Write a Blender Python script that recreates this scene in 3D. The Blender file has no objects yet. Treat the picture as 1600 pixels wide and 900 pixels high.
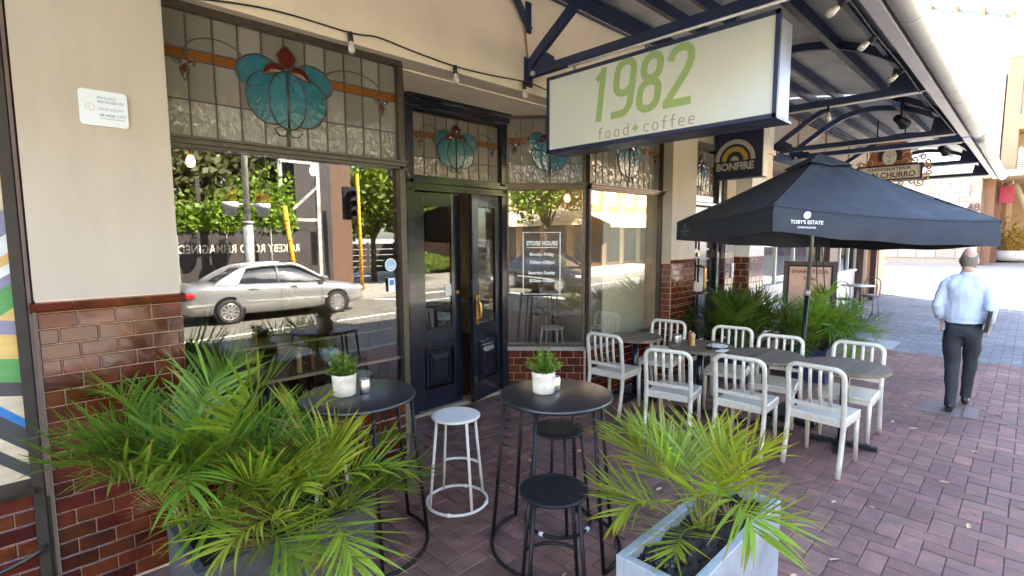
import bpy, bmesh, math, random
from mathutils import Vector, Matrix
R = math.radians
rnd = random.Random(7)
S = bpy.context.scene
COL = S.collection

# ------------------------------------------------------------------ camera, sky, sun, exposure
CAM_H, YAW, PITCH, ROLL = 1.9, R(44.444), R(5.661), R(-0.276)
cy, sy = math.cos(YAW), math.sin(YAW)
fw = Vector((sy*math.cos(PITCH), cy*math.cos(PITCH), -math.sin(PITCH)))
rt = Vector((cy, -sy, 0)); up = rt.cross(fw)
r2 = rt*math.cos(ROLL) + up*math.sin(ROLL); u2 = -rt*math.sin(ROLL) + up*math.cos(ROLL)
cd = bpy.data.cameras.new('camera'); cam = bpy.data.objects.new('camera', cd); COL.objects.link(cam)
cam.matrix_world = Matrix(((r2.x, u2.x, -fw.x, 0), (r2.y, u2.y, -fw.y, 0), (r2.z, u2.z, -fw.z, CAM_H), (0, 0, 0, 1)))
cd.sensor_width = 36; cd.lens = 36*797.4/1600; cd.clip_start = .05; cd.clip_end = 2000
S.camera = cam

SUN_EL = R(45); SUN_DIR = Vector((.57, .82, 0)).normalized()       # horizontal direction towards the sun
W = bpy.data.worlds.new('World'); S.world = W; W.use_nodes = True
nt = W.node_tree; bg = nt.nodes['Background']
sk = nt.nodes.new('ShaderNodeTexSky'); sk.sky_type = 'NISHITA'; sk.sun_disc = False
sk.sun_elevation = SUN_EL; sk.sun_rotation = math.atan2(SUN_DIR.x, SUN_DIR.y); sk.dust_density = 1.6; sk.ozone_density = .8
nt.links.new(sk.outputs[0], bg.inputs[0]); bg.inputs[1].default_value = .11
sl = bpy.data.lights.new('sun', 'SUN'); sl.energy = 5.0; sl.angle = R(.53); sl.color = (1, .93, .82)
so = bpy.data.objects.new('sun', sl); COL.objects.link(so)
sd = Vector((SUN_DIR.x*math.cos(SUN_EL), SUN_DIR.y*math.cos(SUN_EL), math.sin(SUN_EL)))
so.rotation_euler = sd.to_track_quat('Z', 'Y').to_euler(); so.location = (20, 40, 60)
S.view_settings.view_transform = 'Standard'; S.view_settings.look = 'None'
S.view_settings.gamma = 1; S.view_settings.exposure = 4.2
S.cycles.use_denoising = True
S.cycles.max_bounces = 8; S.cycles.transparent_max_bounces = 16; S.cycles.diffuse_bounces = 4
S.cycles.sample_clamp_indirect = 6; S.cycles.caustics_reflective = False; S.cycles.caustics_refractive = False

# ------------------------------------------------------------------ materials
MATS = {}
def mat(name, col, rough=.6, metal=0, var=.12, scale=8, bump=0, bscale=40, spec=.5, coat=0, rand=0, attr=None, emit=None, dirt=0, dcol=(.05, .04, .03), stretch=None, pos=False, spots=0):
    """procedural principled material: noise-varied colour, optional per-object / per-face variation, bump and dirt"""
    m = bpy.data.materials.new(name); MATS[name] = m; m.use_nodes = True
    n, l = m.node_tree.nodes, m.node_tree.links
    b = n['Principled BSDF']
    b.inputs['Roughness'].default_value = rough; b.inputs['Metallic'].default_value = metal
    b.inputs['Specular IOR Level'].default_value = spec; b.inputs['Coat Weight'].default_value = coat
    b.inputs['Coat Roughness'].default_value = .06
    tc = n.new('ShaderNodeTexCoord'); mp = n.new('ShaderNodeMapping'); ge = n.new('ShaderNodeNewGeometry'); l.new(ge.outputs['Position'] if pos else tc.outputs['Object'], mp.inputs['Vector'])
    if stretch: mp.inputs['Scale'].default_value = stretch
    nz = n.new('ShaderNodeTexNoise'); nz.inputs['Scale'].default_value = scale; nz.inputs['Detail'].default_value = 6
    l.new(mp.outputs[0], nz.inputs['Vector'])
    hs = n.new('ShaderNodeHueSaturation'); hs.inputs['Color'].default_value = (*col, 1)
    mr = n.new('ShaderNodeMapRange'); mr.inputs[1].default_value = .3; mr.inputs[2].default_value = .7
    mr.inputs[3].default_value = 1-var; mr.inputs[4].default_value = 1+var
    l.new(nz.outputs['Fac'], mr.inputs[0])
    v = mr.outputs[0]
    if rand or attr:
        ad = n.new('ShaderNodeMath'); ad.operation = 'MULTIPLY'
        r_ = n.new('ShaderNodeMapRange'); r_.inputs[3].default_value = 1-rand; r_.inputs[4].default_value = 1+rand
        if attr:
            a = n.new('ShaderNodeAttribute'); a.attribute_name = attr; l.new(a.outputs['Fac'], r_.inputs[0])
        else:
            oi = n.new('ShaderNodeObjectInfo'); l.new(oi.outputs['Random'], r_.inputs[0])
        l.new(v, ad.inputs[0]); l.new(r_.outputs[0], ad.inputs[1]); v = ad.outputs[0]
        hr = n.new('ShaderNodeMapRange'); hr.inputs[3].default_value = .5-rand*.035; hr.inputs[4].default_value = .5+rand*.035
        src = r_.inputs[0].links[0].from_socket
        fr = n.new('ShaderNodeMath'); fr.operation = 'FRACT'; mm = n.new('ShaderNodeMath'); mm.operation = 'MULTIPLY'; mm.inputs[1].default_value = 7.31
        l.new(src, mm.inputs[0]); l.new(mm.outputs[0], fr.inputs[0]); l.new(fr.outputs[0], hr.inputs[0]); l.new(hr.outputs[0], hs.inputs['Hue'])
    l.new(v, hs.inputs['Value'])
    c = hs.outputs[0]
    if dirt:
        d = n.new('ShaderNodeTexNoise'); d.inputs['Scale'].default_value = 2.3; d.inputs['Detail'].default_value = 8; d.inputs['Roughness'].default_value = .7
        l.new(mp.outputs[0], d.inputs['Vector'])
        dm = n.new('ShaderNodeMapRange'); dm.inputs[1].default_value = .5; dm.inputs[2].default_value = .75; dm.inputs[4].default_value = dirt
        l.new(d.outputs['Fac'], dm.inputs[0])
        mx = n.new('ShaderNodeMixRGB'); mx.inputs[2].default_value = (*dcol, 1); l.new(dm.outputs[0], mx.inputs[0]); l.new(c, mx.inputs[1]); c = mx.outputs[0]
    if spots:
        vo = n.new('ShaderNodeTexNoise'); vo.inputs['Scale'].default_value = 31; vo.inputs['Detail'].default_value = 2; l.new(mp.outputs[0], vo.inputs['Vector'])
        sm = n.new('ShaderNodeMapRange'); sm.inputs[1].default_value = .66; sm.inputs[2].default_value = .72; sm.inputs[4].default_value = spots; l.new(vo.outputs['Fac'], sm.inputs[0])
        lg = n.new('ShaderNodeTexNoise'); lg.inputs['Scale'].default_value = .9; lg.inputs['Detail'].default_value = 4; l.new(mp.outputs[0], lg.inputs['Vector'])
        lm = n.new('ShaderNodeMapRange'); lm.inputs[1].default_value = .35; lm.inputs[2].default_value = .65; lm.inputs[3].default_value = .78; lm.inputs[4].default_value = 1.22; l.new(lg.outputs['Fac'], lm.inputs[0])
        m1 = n.new('ShaderNodeMixRGB'); m1.inputs[2].default_value = (.03, .024, .022, 1); l.new(sm.outputs[0], m1.inputs[0]); l.new(c, m1.inputs[1])
        m2 = n.new('ShaderNodeMixRGB'); m2.blend_type = 'MULTIPLY'; m2.inputs[0].default_value = 1; l.new(m1.outputs[0], m2.inputs[1]); l.new(lm.outputs[0], m2.inputs[2]); c = m2.outputs[0]
    l.new(c, b.inputs['Base Color'])
    rr = n.new('ShaderNodeMapRange'); rr.inputs[1].default_value = .3; rr.inputs[2].default_value = .7
    rr.inputs[3].default_value = max(0, rough*.8); rr.inputs[4].default_value = min(1, rough*1.2); l.new(nz.outputs['Fac'], rr.inputs[0]); l.new(rr.outputs[0], b.inputs['Roughness'])
    if bump:
        bz = n.new('ShaderNodeTexNoise'); bz.inputs['Scale'].default_value = bscale; bz.inputs['Detail'].default_value = 5; l.new(mp.outputs[0], bz.inputs['Vector'])
        bn = n.new('ShaderNodeBump'); bn.inputs['Strength'].default_value = bump; bn.inputs['Distance'].default_value = .01
        l.new(bz.outputs['Fac'], bn.inputs['Height']); l.new(bn.outputs[0], b.inputs['Normal'])
    if emit:
        b.inputs['Emission Color'].default_value = (*emit[0], 1); b.inputs['Emission Strength'].default_value = emit[1]
    return m

def glass_mat(name, tint=(1, 1, 1), ior=1.9, rough=0.0, wave=0):
    """shop glazing: clear pane with a Fresnel mirror on its face (two surfaces plus film, hence the raised ior)"""
    m = bpy.data.materials.new(name); m.use_nodes = True
    n, l = m.node_tree.nodes, m.node_tree.links; n.clear()
    o = n.new('ShaderNodeOutputMaterial'); t = n.new('ShaderNodeBsdfTransparent'); t.inputs[0].default_value = (*tint, 1)
    g = n.new('ShaderNodeBsdfGlossy'); g.inputs['Roughness'].default_value = rough
    f = n.new('ShaderNodeFresnel'); ge = n.new('ShaderNodeNewGeometry'); mr = n.new('ShaderNodeMapRange'); mr.inputs[3].default_value = ior; mr.inputs[4].default_value = 1/ior
    l.new(ge.outputs['Backfacing'], mr.inputs[0]); l.new(mr.outputs[0], f.inputs['IOR'])      # same mirror strength on both faces of the pane
    mx = n.new('ShaderNodeMixShader'); l.new(f.outputs[0], mx.inputs[0]); l.new(t.outputs[0], mx.inputs[1]); l.new(g.outputs[0], mx.inputs[2]); l.new(mx.outputs[0], o.inputs[0])
    return m

def lead_mat(name, col, alpha=.25, bump=.6, bscale=22, rough=.12):
    """rippled leadlight glass: tinted, partly see-through, glossy uneven face"""
    m = bpy.data.materials.new(name); m.use_nodes = True
    n, l = m.node_tree.nodes, m.node_tree.links
    b = n['Principled BSDF']; o = n['Material Output']
    b.inputs['Base Color'].default_value = (*col, 1); b.inputs['Roughness'].default_value = rough; b.inputs['Coat Weight'].default_value = .6; b.inputs['Coat Roughness'].default_value = .03
    tc = n.new('ShaderNodeTexCoord'); vz = n.new('ShaderNodeTexNoise'); vz.inputs['Scale'].default_value = bscale; vz.inputs['Detail'].default_value = 1.5; vz.inputs['Distortion'].default_value = .35
    mpv = n.new('ShaderNodeMapping'); mpv.inputs['Scale'].default_value = (1, 1, .55); l.new(tc.outputs['Object'], mpv.inputs['Vector'])
    l.new(mpv.outputs[0], vz.inputs['Vector'])
    bn = n.new('ShaderNodeBump'); bn.inputs['Strength'].default_value = bump; bn.inputs['Distance'].default_value = .025
    l.new(vz.outputs['Fac'], bn.inputs['Height']); l.new(bn.outputs[0], b.inputs['Normal']); l.new(bn.outputs[0], b.inputs['Coat Normal'])
    hs = n.new('ShaderNodeHueSaturation'); hs.inputs['Color'].default_value = (*col, 1); oi = n.new('ShaderNodeObjectInfo')
    mr = n.new('ShaderNodeMapRange'); mr.inputs[3].default_value = .8; mr.inputs[4].default_value = 1.2; l.new(oi.outputs['Random'], mr.inputs[0]); l.new(mr.outputs[0], hs.inputs['Value']); l.new(hs.outputs[0], b.inputs['Base Color'])
    t = n.new('ShaderNodeBsdfTransparent'); t.inputs[0].default_value = (*[min(1, c*3+.1) for c in col], 1)
    mx = n.new('ShaderNodeMixShader'); mx.inputs[0].default_value = alpha
    l.new(b.outputs[0], mx.inputs[1]); l.new(t.outputs[0], mx.inputs[2]); l.new(mx.outputs[0], o.inputs[0])
    return m

def leaf_mat(name, col, tip=(.33, .2, .06), trans=.35, rand=.35):
    m = bpy.data.materials.new(name); m.use_nodes = True
    n, l = m.node_tree.nodes, m.node_tree.links
    b = n['Principled BSDF']; o = n['Material Output']; b.inputs['Roughness'].default_value = .5; b.inputs['Specular IOR Level'].default_value = .35
    at = n.new('ShaderNodeAttribute'); at.attribute_name = 'leaf'       # r: random, g: along the leaflet, b: age
    sp = n.new('ShaderNodeSeparateColor'); l.new(at.outputs['Color'], sp.inputs[0])
    hs = n.new('ShaderNodeHueSaturation'); hs.inputs['Color'].default_value = (*col, 1)
    mr = n.new('ShaderNodeMapRange'); mr.inputs[3].default_value = 1-rand; mr.inputs[4].default_value = 1+rand; l.new(sp.outputs[0], mr.inputs[0]); l.new(mr.outputs[0], hs.inputs['Value'])
    oi = n.new('ShaderNodeObjectInfo'); hr = n.new('ShaderNodeMapRange'); hr.inputs[3].default_value = .475; hr.inputs[4].default_value = .515; l.new(oi.outputs['Random'], hr.inputs[0]); l.new(hr.outputs[0], hs.inputs['Hue'])
    tr = n.new('ShaderNodeMapRange'); tr.inputs[1].default_value = .68; tr.inputs[2].default_value = 1.0; l.new(sp.outputs[1], tr.inputs[0])
    gt = n.new('ShaderNodeMath'); gt.operation = 'MULTIPLY'; l.new(tr.outputs[0], gt.inputs[0]); l.new(sp.outputs[2], gt.inputs[1])
    mx = n.new('ShaderNodeMixRGB'); mx.inputs[2].default_value = (*tip, 1); l.new(gt.outputs[0], mx.inputs[0]); l.new(hs.outputs[0], mx.inputs[1])
    l.new(mx.outputs[0], b.inputs['Base Color'])
    t = n.new('ShaderNodeBsdfTranslucent'); br = n.new('ShaderNodeMixRGB'); br.blend_type = 'MULTIPLY'; br.inputs[0].default_value = 1; br.inputs[2].default_value = (1.5, 1.5, .5, 1)
    l.new(mx.outputs[0], br.inputs[1]); l.new(br.outputs[0], t.inputs[0])
    ms = n.new('ShaderNodeMixShader'); ms.inputs[0].default_value = trans; l.new(b.outputs[0], ms.inputs[1]); l.new(t.outputs[0], ms.inputs[2]); l.new(ms.outputs[0], o.inputs[0])
    return m

# ------------------------------------------------------------------ object helpers
ROOT = {}                    # object name -> world location of its thing (translation only)
def tag(o, label=None, cat=None, group=None, kind=None):
    if label: o['label'] = label
    if cat: o['category'] = cat
    if group: o['group'] = group
    if kind: o['kind'] = kind
    return o
def thing(name, label, cat, loc=(0, 0, 0), rz=0, group=None):
    o = bpy.data.objects.new(name, None); COL.objects.link(o); o.location = loc; o.rotation_euler = (0, 0, rz); o.empty_display_size = .1
    ROOT[o.name] = Vector(loc)
    return tag(o, label, cat, group)
def rootloc(p):
    return ROOT.get(p.name, Vector((0, 0, 0))) if p else Vector((0, 0, 0))
def link(name, data, parent=None):
    o = bpy.data.objects.new(name, data); COL.objects.link(o)
    if parent:
        o.parent = parent; ROOT[o.name] = rootloc(parent)
    return o
def children(o): return [c for c in COL.objects if c.parent == o]
def copy_tree(o, loc=None, rz=None, label=None, parent=None, kids=None):
    if kids is None:
        kids = {}
        for c in COL.objects:
            if c.parent: kids.setdefault(c.parent.name, []).append(c)
    c = o.copy(); COL.objects.link(c)
    if parent: c.parent = parent
    if loc is not None: c.location = loc
    if rz is not None: c.rotation_euler = (c.rotation_euler[0], c.rotation_euler[1], rz)
    if label: c['label'] = label
    for ch in kids.get(o.name, []): copy_tree(ch, parent=c, kids=kids)
    return c

class MB:
    """collects faces; build() links them as ONE mesh object. world=True: vertices are world coordinates of a thing that is not rotated"""
    def __init__(s): s.v = []; s.f = []; s.m = []; s.sm = []; s.mats = None; s.attr = None
    def add(s, vs, fs, mi=0, smooth=False):
        k = len(s.v); s.v += [Vector(p) for p in vs]
        for f in fs: s.f.append(tuple(i+k for i in f)); s.m.append(mi); s.sm.append(smooth)
        return s
    def box(s, x0, x1, y0, y1, z0, z1, mi=0):
        return s.add([(x0, y0, z0), (x1, y0, z0), (x1, y1, z0), (x0, y1, z0), (x0, y0, z1), (x1, y0, z1), (x1, y1, z1), (x0, y1, z1)],
              [(0, 3, 2, 1), (4, 5, 6, 7), (0, 1, 5, 4), (1, 2, 6, 5), (2, 3, 7, 6), (3, 0, 4, 7)], mi)
    def bbox(s, x0, x1, y0, y1, z0, z1, b=.004, mi=0):
        """box with chamfered edges"""
        b = min(b, (x1-x0)*.45, (y1-y0)*.45, (z1-z0)*.45)
        bm = bmesh.new(); bmesh.ops.create_cube(bm, size=1)
        for v in bm.verts: v.co = Vector(((x0+x1)/2+v.co.x*(x1-x0), (y0+y1)/2+v.co.y*(y1-y0), (z0+z1)/2+v.co.z*(z1-z0)))
        bmesh.ops.bevel(bm, geom=list(bm.edges), offset=b, segments=1, affect='EDGES')
        s.addbm(bm, mi); return s
    def addbm(s, bm, mi=0, smooth=False):
        bm.verts.index_update(); s.add([v.co.copy() for v in bm.verts], [[v.index for v in f.verts] for f in bm.faces], mi, smooth); bm.free()
    def bar(s, a, b, w, h, upv=(0, 0, 1), mi=0):
        a, b = Vector(a), Vector(b); d = (b-a).normalized(); u = Vector(upv); x = d.cross(u)
        if x.length < 1e-5: x = d.cross(Vector((1, 0, 0)))
        x.normalize(); u = x.cross(d).normalized(); x = x*w/2; u = u*h/2
        vs = [a-x-u, a+x-u, a+x+u, a-x+u, b-x-u, b+x-u, b+x+u, b-x+u]
        return s.add(vs, [(0, 3, 2, 1), (4, 5, 6, 7), (0, 1, 5, 4), (1, 2, 6, 5), (2, 3, 7, 6), (3, 0, 4, 7)][::1], mi)
    def tube(s, path, r, n=8, closed=False, mi=0, ry=None, ref=None, power=2, cap=True, smooth=True):
        path = [Vector(p) for p in path]; N = len(path); rings = []; base = len(s.v); prev = None
        rs = r if isinstance(r, (list, tuple)) else [r]*N
        rys = (ry if isinstance(ry, (list, tuple)) else [ry]*N) if ry is not None else rs
        vs = []
        for i, p in enumerate(path):
            a = path[(i-1) % N] if (closed or i > 0) else p; b = path[(i+1) % N] if (closed or i < N-1) else p
            t = (b-a).normalized()
            if ref is not None:
                y = Vector(ref); y = (y-t*y.dot(t)).normalized(); x = y.cross(t).normalized()
            else:
                if prev is None:
                    q = Vector((0, 0, 1)) if abs(t.z) < .9 else Vector((1, 0, 0)); x = t.cross(q).normalized()
                else: x = (prev-t*prev.dot(t)).normalized()
                prev = x; y = t.cross(x)
            for k in range(n):
                an = 2*math.pi*(k+.5)/n; c, sn = math.cos(an), math.sin(an)
                if power != 2:
                    c = math.copysign(abs(c)**(2/power), c); sn = math.copysign(abs(sn)**(2/power), sn)
                vs.append(p+x*c*rs[i]+y*sn*rys[i])
        fs = []
        for i in range(N if closed else N-1):
            for k in range(n):
                a, b = i*n+k, i*n+(k+1) % n; c, d = ((i+1) % N)*n+(k+1) % n, ((i+1) % N)*n+k
                fs.append((a, b, c, d))
        s.add(vs, fs, mi, smooth)
        if cap and not closed:
            k = base; s.f.append(tuple(k+i for i in reversed(range(n)))); s.m.append(mi); s.sm.append(False)
            k = base+(N-1)*n; s.f.append(tuple(k+i for i in range(n))); s.m.append(mi); s.sm.append(False)
        return s
    def lathe(s, prof, n=24, c=(0, 0, 0), mi=0, smooth=True):
        c = Vector(c); vs = []; fs = []; P = len(prof)
        for k in range(n):
            a = 2*math.pi*k/n
            for (r, z) in prof: vs.append(c+Vector((r*math.cos(a), r*math.sin(a), z)))
        for k in range(n):
            k2 = (k+1) % n
            for i in range(P-1): fs.append((k*P+i, k2*P+i, k2*P+i+1, k*P+i+1))
        s.add(vs, fs, mi, smooth)
        return s
    def disc(s, c, r, n=24, mi=0, ax=(1, 0, 0), ay=(0, 1, 0), ry=None):
        c, ax, ay = Vector(c), Vector(ax), Vector(ay); ry = ry or r
        return s.add([c+ax*r*math.cos(2*math.pi*k/n)+ay*ry*math.sin(2*math.pi*k/n) for k in range(n)], [tuple(range(n))], mi)
    def prism(s, pts, ext, mi=0):
        e = Vector(ext); n = len(pts); P = [Vector(p) for p in pts]
        return s.add(P+[p+e for p in P], [tuple(reversed(range(n))), tuple(range(n, 2*n))]+[(i, (i+1) % n, n+(i+1) % n, n+i) for i in range(n)], mi)
    def quad(s, a, b, c, d, mi=0): return s.add([a, b, c, d], [(0, 1, 2, 3)], mi)
    def mesh(s, name, mats, off=None):
        me = bpy.data.meshes.new(name); off = off or Vector((0, 0, 0))
        me.from_pydata([tuple(v-off) for v in s.v], [], s.f)
        for m in (mats if isinstance(mats, (list, tuple)) else [mats]): me.materials.append(m)
        me.polygons.foreach_set('material_index', s.m); me.polygons.foreach_set('use_smooth', s.sm)
        if s.attr:
            a = me.attributes.new(s.attr[0], 'FLOAT', 'FACE'); a.data.foreach_set('value', s.attr[1])
        me.update(); return me
    def fix(s):
        return s
    def build(s, name, mats, parent=None, world=False, recalc=True):
        me = s.mesh(name, mats, rootloc(parent) if world else None)
        if recalc:
            bm = bmesh.new(); bm.from_mesh(me); bmesh.ops.recalc_face_normals(bm, faces=bm.faces); bm.to_mesh(me); bm.free()
        return link(name, me, parent)

def arc(c, r, a0, a1, n, ax=(1, 0, 0), ay=(0, 1, 0), ry=None):
    c, ax, ay = Vector(c), Vector(ax), Vector(ay); ry = ry or r
    return [c+ax*r*math.cos(R(a0+(a1-a0)*i/n))+ay*ry*math.sin(R(a0+(a1-a0)*i/n)) for i in range(n+1)]
def smoothpath(pts, n=6):
    """Catmull-Rom through the points"""
    P = [Vector(p) for p in pts]; out = []
    for i in range(len(P)-1):
        a = P[i-1] if i else P[i]*2-P[i+1]; b, c = P[i], P[i+1]; d = P[i+2] if i+2 < len(P) else P[i+1]*2-P[i]
        for k in range(n):
            t = k/n; out.append(.5*((2*b)+(c-a)*t+(2*a-5*b+4*c-d)*t*t+(3*b-a-3*c+d)*t**3))
    return out+[P[-1]]
TEXTS = []
FACE_STREET = Matrix(((1, 0, 0), (0, 0, -1), (0, 1, 0)))        # lettering that faces -y
FACE_CAFE = Matrix(((-1, 0, 0), (0, 0, 1), (0, 1, 0)))          # faces +y
FACE_UP_ROAD = Matrix(((0, 0, -1), (-1, 0, 0), (0, 1, 0)))      # faces -x
def text(name, s, size, loc, basis, m, parent=None, bold=0, align='LEFT', sx=1, shear=0, ext=.001, spacing=1):
    c = bpy.data.curves.new(name, 'FONT'); c.body = s; c.size = size; c.extrude = ext; c.offset = bold; c.align_x = align; c.shear = shear; c.space_character = spacing
    c.resolution_u = 3; c.materials.append(m)
    o = link(name, c, parent); TEXTS.append(o)
    M = basis.to_4x4(); M.translation = Vector(loc)-rootloc(parent); o.matrix_basis = M @ Matrix.Diagonal((sx, 1, 1, 1))
    return o
def ribbon(mb, pts, w, O, ux, uy, uz, t=.004, mi=0, closed=False):
    """flat stroke of width w along 2-D points, raised t from the plane O + x ux + y uy (uz points outward)"""
    n = len(pts); L = []; Rr = []
    for i, (x, y) in enumerate(pts):
        a = pts[i-1] if (i or closed) else pts[i]; b = pts[(i+1) % n] if (i < n-1 or closed) else pts[i]
        dx, dy = b[0]-a[0], b[1]-a[1]; q = math.hypot(dx, dy) or 1; nx, ny = -dy/q, dx/q
        L.append((x+nx*w/2, y+ny*w/2)); Rr.append((x-nx*w/2, y-ny*w/2))
    P = lambda p, h: Vector(O)+Vector(ux)*p[0]+Vector(uy)*p[1]+Vector(uz)*h
    vs = []
    for i in range(n): vs += [P(L[i], t), P(Rr[i], t), P(L[i], 0), P(Rr[i], 0)]
    fs = []
    for i in range(n if closed else n-1):
        a = 4*i; b = 4*((i+1) % n); fs += [(a, a+1, b+1, b), (a, b, b+2, a+2), (a+1, a+3, b+3, b+1)]
    if not closed: fs += [(0, 2, 3, 1), (4*n-4, 4*n-3, 4*n-1, 4*n-2)]
    mb.add(vs, fs, mi)

# ------------------------------------------------------------------ palette
M_cream = mat('cream_render', (.8, .69, .53), .75, var=.05, scale=3, bump=.14, bscale=120, pos=True, dirt=.3, dcol=(.58, .47, .34))
M_creamlow = mat('darkened_cream_render', (.485, .425, .335), .75, var=.05, scale=3, bump=.15, bscale=140, dirt=.42, dcol=(.4, .34, .26), stretch=(3, 3, .7), pos=True)  # same paint as the fascia cream, darkened for how light falls on the piers
M_tile = mat('brown_glazed_tile', (.086, .0165, .0062), .12, var=.4, scale=9, coat=.35, rand=.36, bump=.12, bscale=14, pos=True)
M_grout = mat('tile_grout', (.62, .46, .34), .9, var=.15)
M_bronze = mat('bronze_window_frame', (.068, .055, .042), .36, metal=.5, var=.2, scale=20, dirt=.4)
M_navy = mat('navy_gloss_paint', (.008, .0105, .019), .2, var=.25, scale=6, coat=.3, dirt=.25, dcol=(.03, .03, .035), bump=.03)
M_navysteel = mat('navy_painted_steel', (.015, .025, .068), .4, var=.2, scale=6, dirt=.2, dcol=(.04, .04, .05))
M_black = mat('black_powder_coat', (.008, .008, .009), .5, var=.2, scale=30, spec=.3)
M_blacktop = mat('black_metal_top', (.014, .014, .016), .34, var=.03, scale=2, spec=.7)
M_white = mat('white_painted_steel', (.8, .78, .74), .4, var=.04, dirt=.12, dcol=(.45, .42, .38))
M_alu = mat('pale_cast_aluminium', (.7, .64, .53), .36, metal=.2, var=.08, scale=20, dirt=.35, dcol=(.4, .35, .28), pos=True)
M_timber = mat('weathered_table_timber', (.16, .115, .08), .6, var=.4, scale=6, rand=.3, stretch=(2, 18, 2), bump=.2, bscale=30)
M_timberedge = mat('pale_timber', (.42, .3, .18), .55, var=.2, scale=10)
M_steel = mat('brushed_steel', (.68, .66, .63), .36, metal=1, var=.1)
M_galv = mat('galvanised_steel', (.48, .47, .42), .5, metal=.5, var=.18, scale=5, dirt=.35, dcol=(.36, .3, .18))
M_roof = mat('corrugated_iron', (.74, .74, .74), .45, metal=.35, var=.15, scale=3, dirt=.25, dcol=(.2, .16, .12))
M_concrete = mat('grey_planter', (.32, .34, .37), .55, var=.2, scale=4, dirt=.55, dcol=(.13, .13, .13), pos=True, bump=.08)
M_soil = mat('potting_soil', (.022, .015, .011), .95, var=.6, scale=30, bump=.9, bscale=35)
M_paver = mat('red_brick_paver', (.185, .091, .071), .8, var=.3, scale=9, rand=.2, bump=.4, bscale=60, pos=True, spots=.75, dirt=.55, dcol=(.075, .05, .048))
M_paverfar = mat('red_brick_paver_field', (.185, .091, .071), .8, var=.3, scale=9, rand=.2, attr='rnd', bump=.4, bscale=60, pos=True, spots=.75, dirt=.55, dcol=(.075, .05, .048))
M_greypaver = mat('grey_brick_paver', (.15, .148, .155), .8, var=.2, scale=6, rand=.15, attr='rnd', pos=True, spots=.5)
M_sand = mat('paver_joint_sand', (.11, .072, .06), .95, var=.5, scale=6, dirt=.5, dcol=(.05, .04, .035))
M_asphalt = mat('asphalt', (.15, .135, .112), .85, var=.2, scale=3, bump=.3, bscale=150, dirt=.2, dcol=(.08, .075, .07))
M_paleroad = mat('worn_pale_road', (.3, .285, .26), .85, var=.12, scale=1.2)
M_kerb = mat('kerb_concrete', (.32, .3, .27), .8, var=.15)
M_line = mat('white_road_paint', (.75, .74, .7), .6, var=.1)
M_glass = glass_mat('shop_glass', (.9, .92, .9), 1.9)
M_doorglass = glass_mat('door_glass', (.8, .82, .8), 1.75)
M_tumbler = glass_mat('tumbler_glass', (.85, .85, .82), 1.6)
M_clear = mat('bulb_glass', (.5, .48, .42), .08, spec=.8, coat=1, var=.05)
M_lead = mat('lead_came', (.06, .055, .05), .45, metal=.6)
M_lg_clear = lead_mat('leadlight_plain', (.2, .186, .158), .14, .3, 11, .13)
M_lg_ripple = lead_mat('leadlight_rippled', (.25, .24, .21), .14, .8, 30, .06)
M_lg_teal = lead_mat('leadlight_teal', (.018, .115, .145), .05, .2, 45, .22)
M_lg_red = lead_mat('leadlight_red', (.07, .007, .003), .05, .2, 30, .15)
M_lg_amber = lead_mat('leadlight_amber', (.17, .06, .006), .05, .2, 30, .15)
M_lg_brown = lead_mat('leadlight_brown', (.07, .02, .012), .05, .2, 30, .15)
M_brass = mat('worn_brass', (.55, .33, .1), .3, metal=.9, var=.25)
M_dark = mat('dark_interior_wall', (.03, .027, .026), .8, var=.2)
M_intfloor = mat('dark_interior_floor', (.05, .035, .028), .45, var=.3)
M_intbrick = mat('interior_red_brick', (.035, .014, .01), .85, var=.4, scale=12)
M_signwhite = mat('white_sign_acrylic', (.63, .67, .6), .22, var=.03, scale=1.5, coat=.4)
M_green = mat('sage_green_vinyl', (.32, .45, .17), .45, var=.03)
M_taupe = mat('taupe_vinyl', (.34, .28, .21), .45, var=.03)
M_signnavy = mat('navy_sign_panel', (.014, .018, .05), .45, var=.15)
M_offwhite = mat('offwhite_vinyl', (.5, .47, .4), .5, var=.08)
M_yellow = mat('mustard_vinyl', (.62, .36, .03), .5, var=.05)
M_umb = mat('charcoal_navy_canvas', (.032, .036, .046), .85, var=.14, scale=5, bump=.15, bscale=200)
M_print = mat('white_print', (.78, .78, .76), .6, var=.05)
M_faint = mat('worn_grey_print', (.2, .2, .21), .7, var=.2)
M_red = mat('red_panel', (.35, .02, .05), .5)
M_leaf = leaf_mat('palm_leaflet', (.125, .23, .022))
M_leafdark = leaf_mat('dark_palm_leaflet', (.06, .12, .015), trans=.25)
M_leafyel = leaf_mat('yellowish_palm_leaflet', (.25, .335, .035), trans=.45, tip=(.4, .2, .05))
M_dryleaf = leaf_mat('dry_palm_leaflet', (.3, .18, .07), trans=.3)
M_framepaint = mat('dark_bronze_paint', (.05, .042, .033), .65, spec=.2, var=.2)
M_stem = mat('palm_stem', (.17, .16, .04), .5, var=.4, scale=12)
M_bush = leaf_mat('small_herb_leaf', (.17, .31, .045), trans=.35)
M_treeleaf = leaf_mat('street_tree_leaf', (.15, .22, .03), trans=.35)
M_vine = leaf_mat('vine_leaf', (.2, .28, .035), trans=.35)
M_darktree = leaf_mat('dull_tree_leaf', (.11, .115, .045), trans=.2)
M_bark = mat('tree_bark', (.09, .07, .05), .9, var=.4, scale=12, bump=.5)
M_leafdry = mat('dry_fallen_leaf', (.5, .38, .2), .8, var=.25, rand=.5)
M_bulb = mat('glowing_filament_bulb', (1, .6, .2), .4, emit=((1, .45, .1), 3.2))
M_halo = mat('warm_bulb_core', (1, .8, .5), .4, emit=((1, .72, .35), 40))

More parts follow.
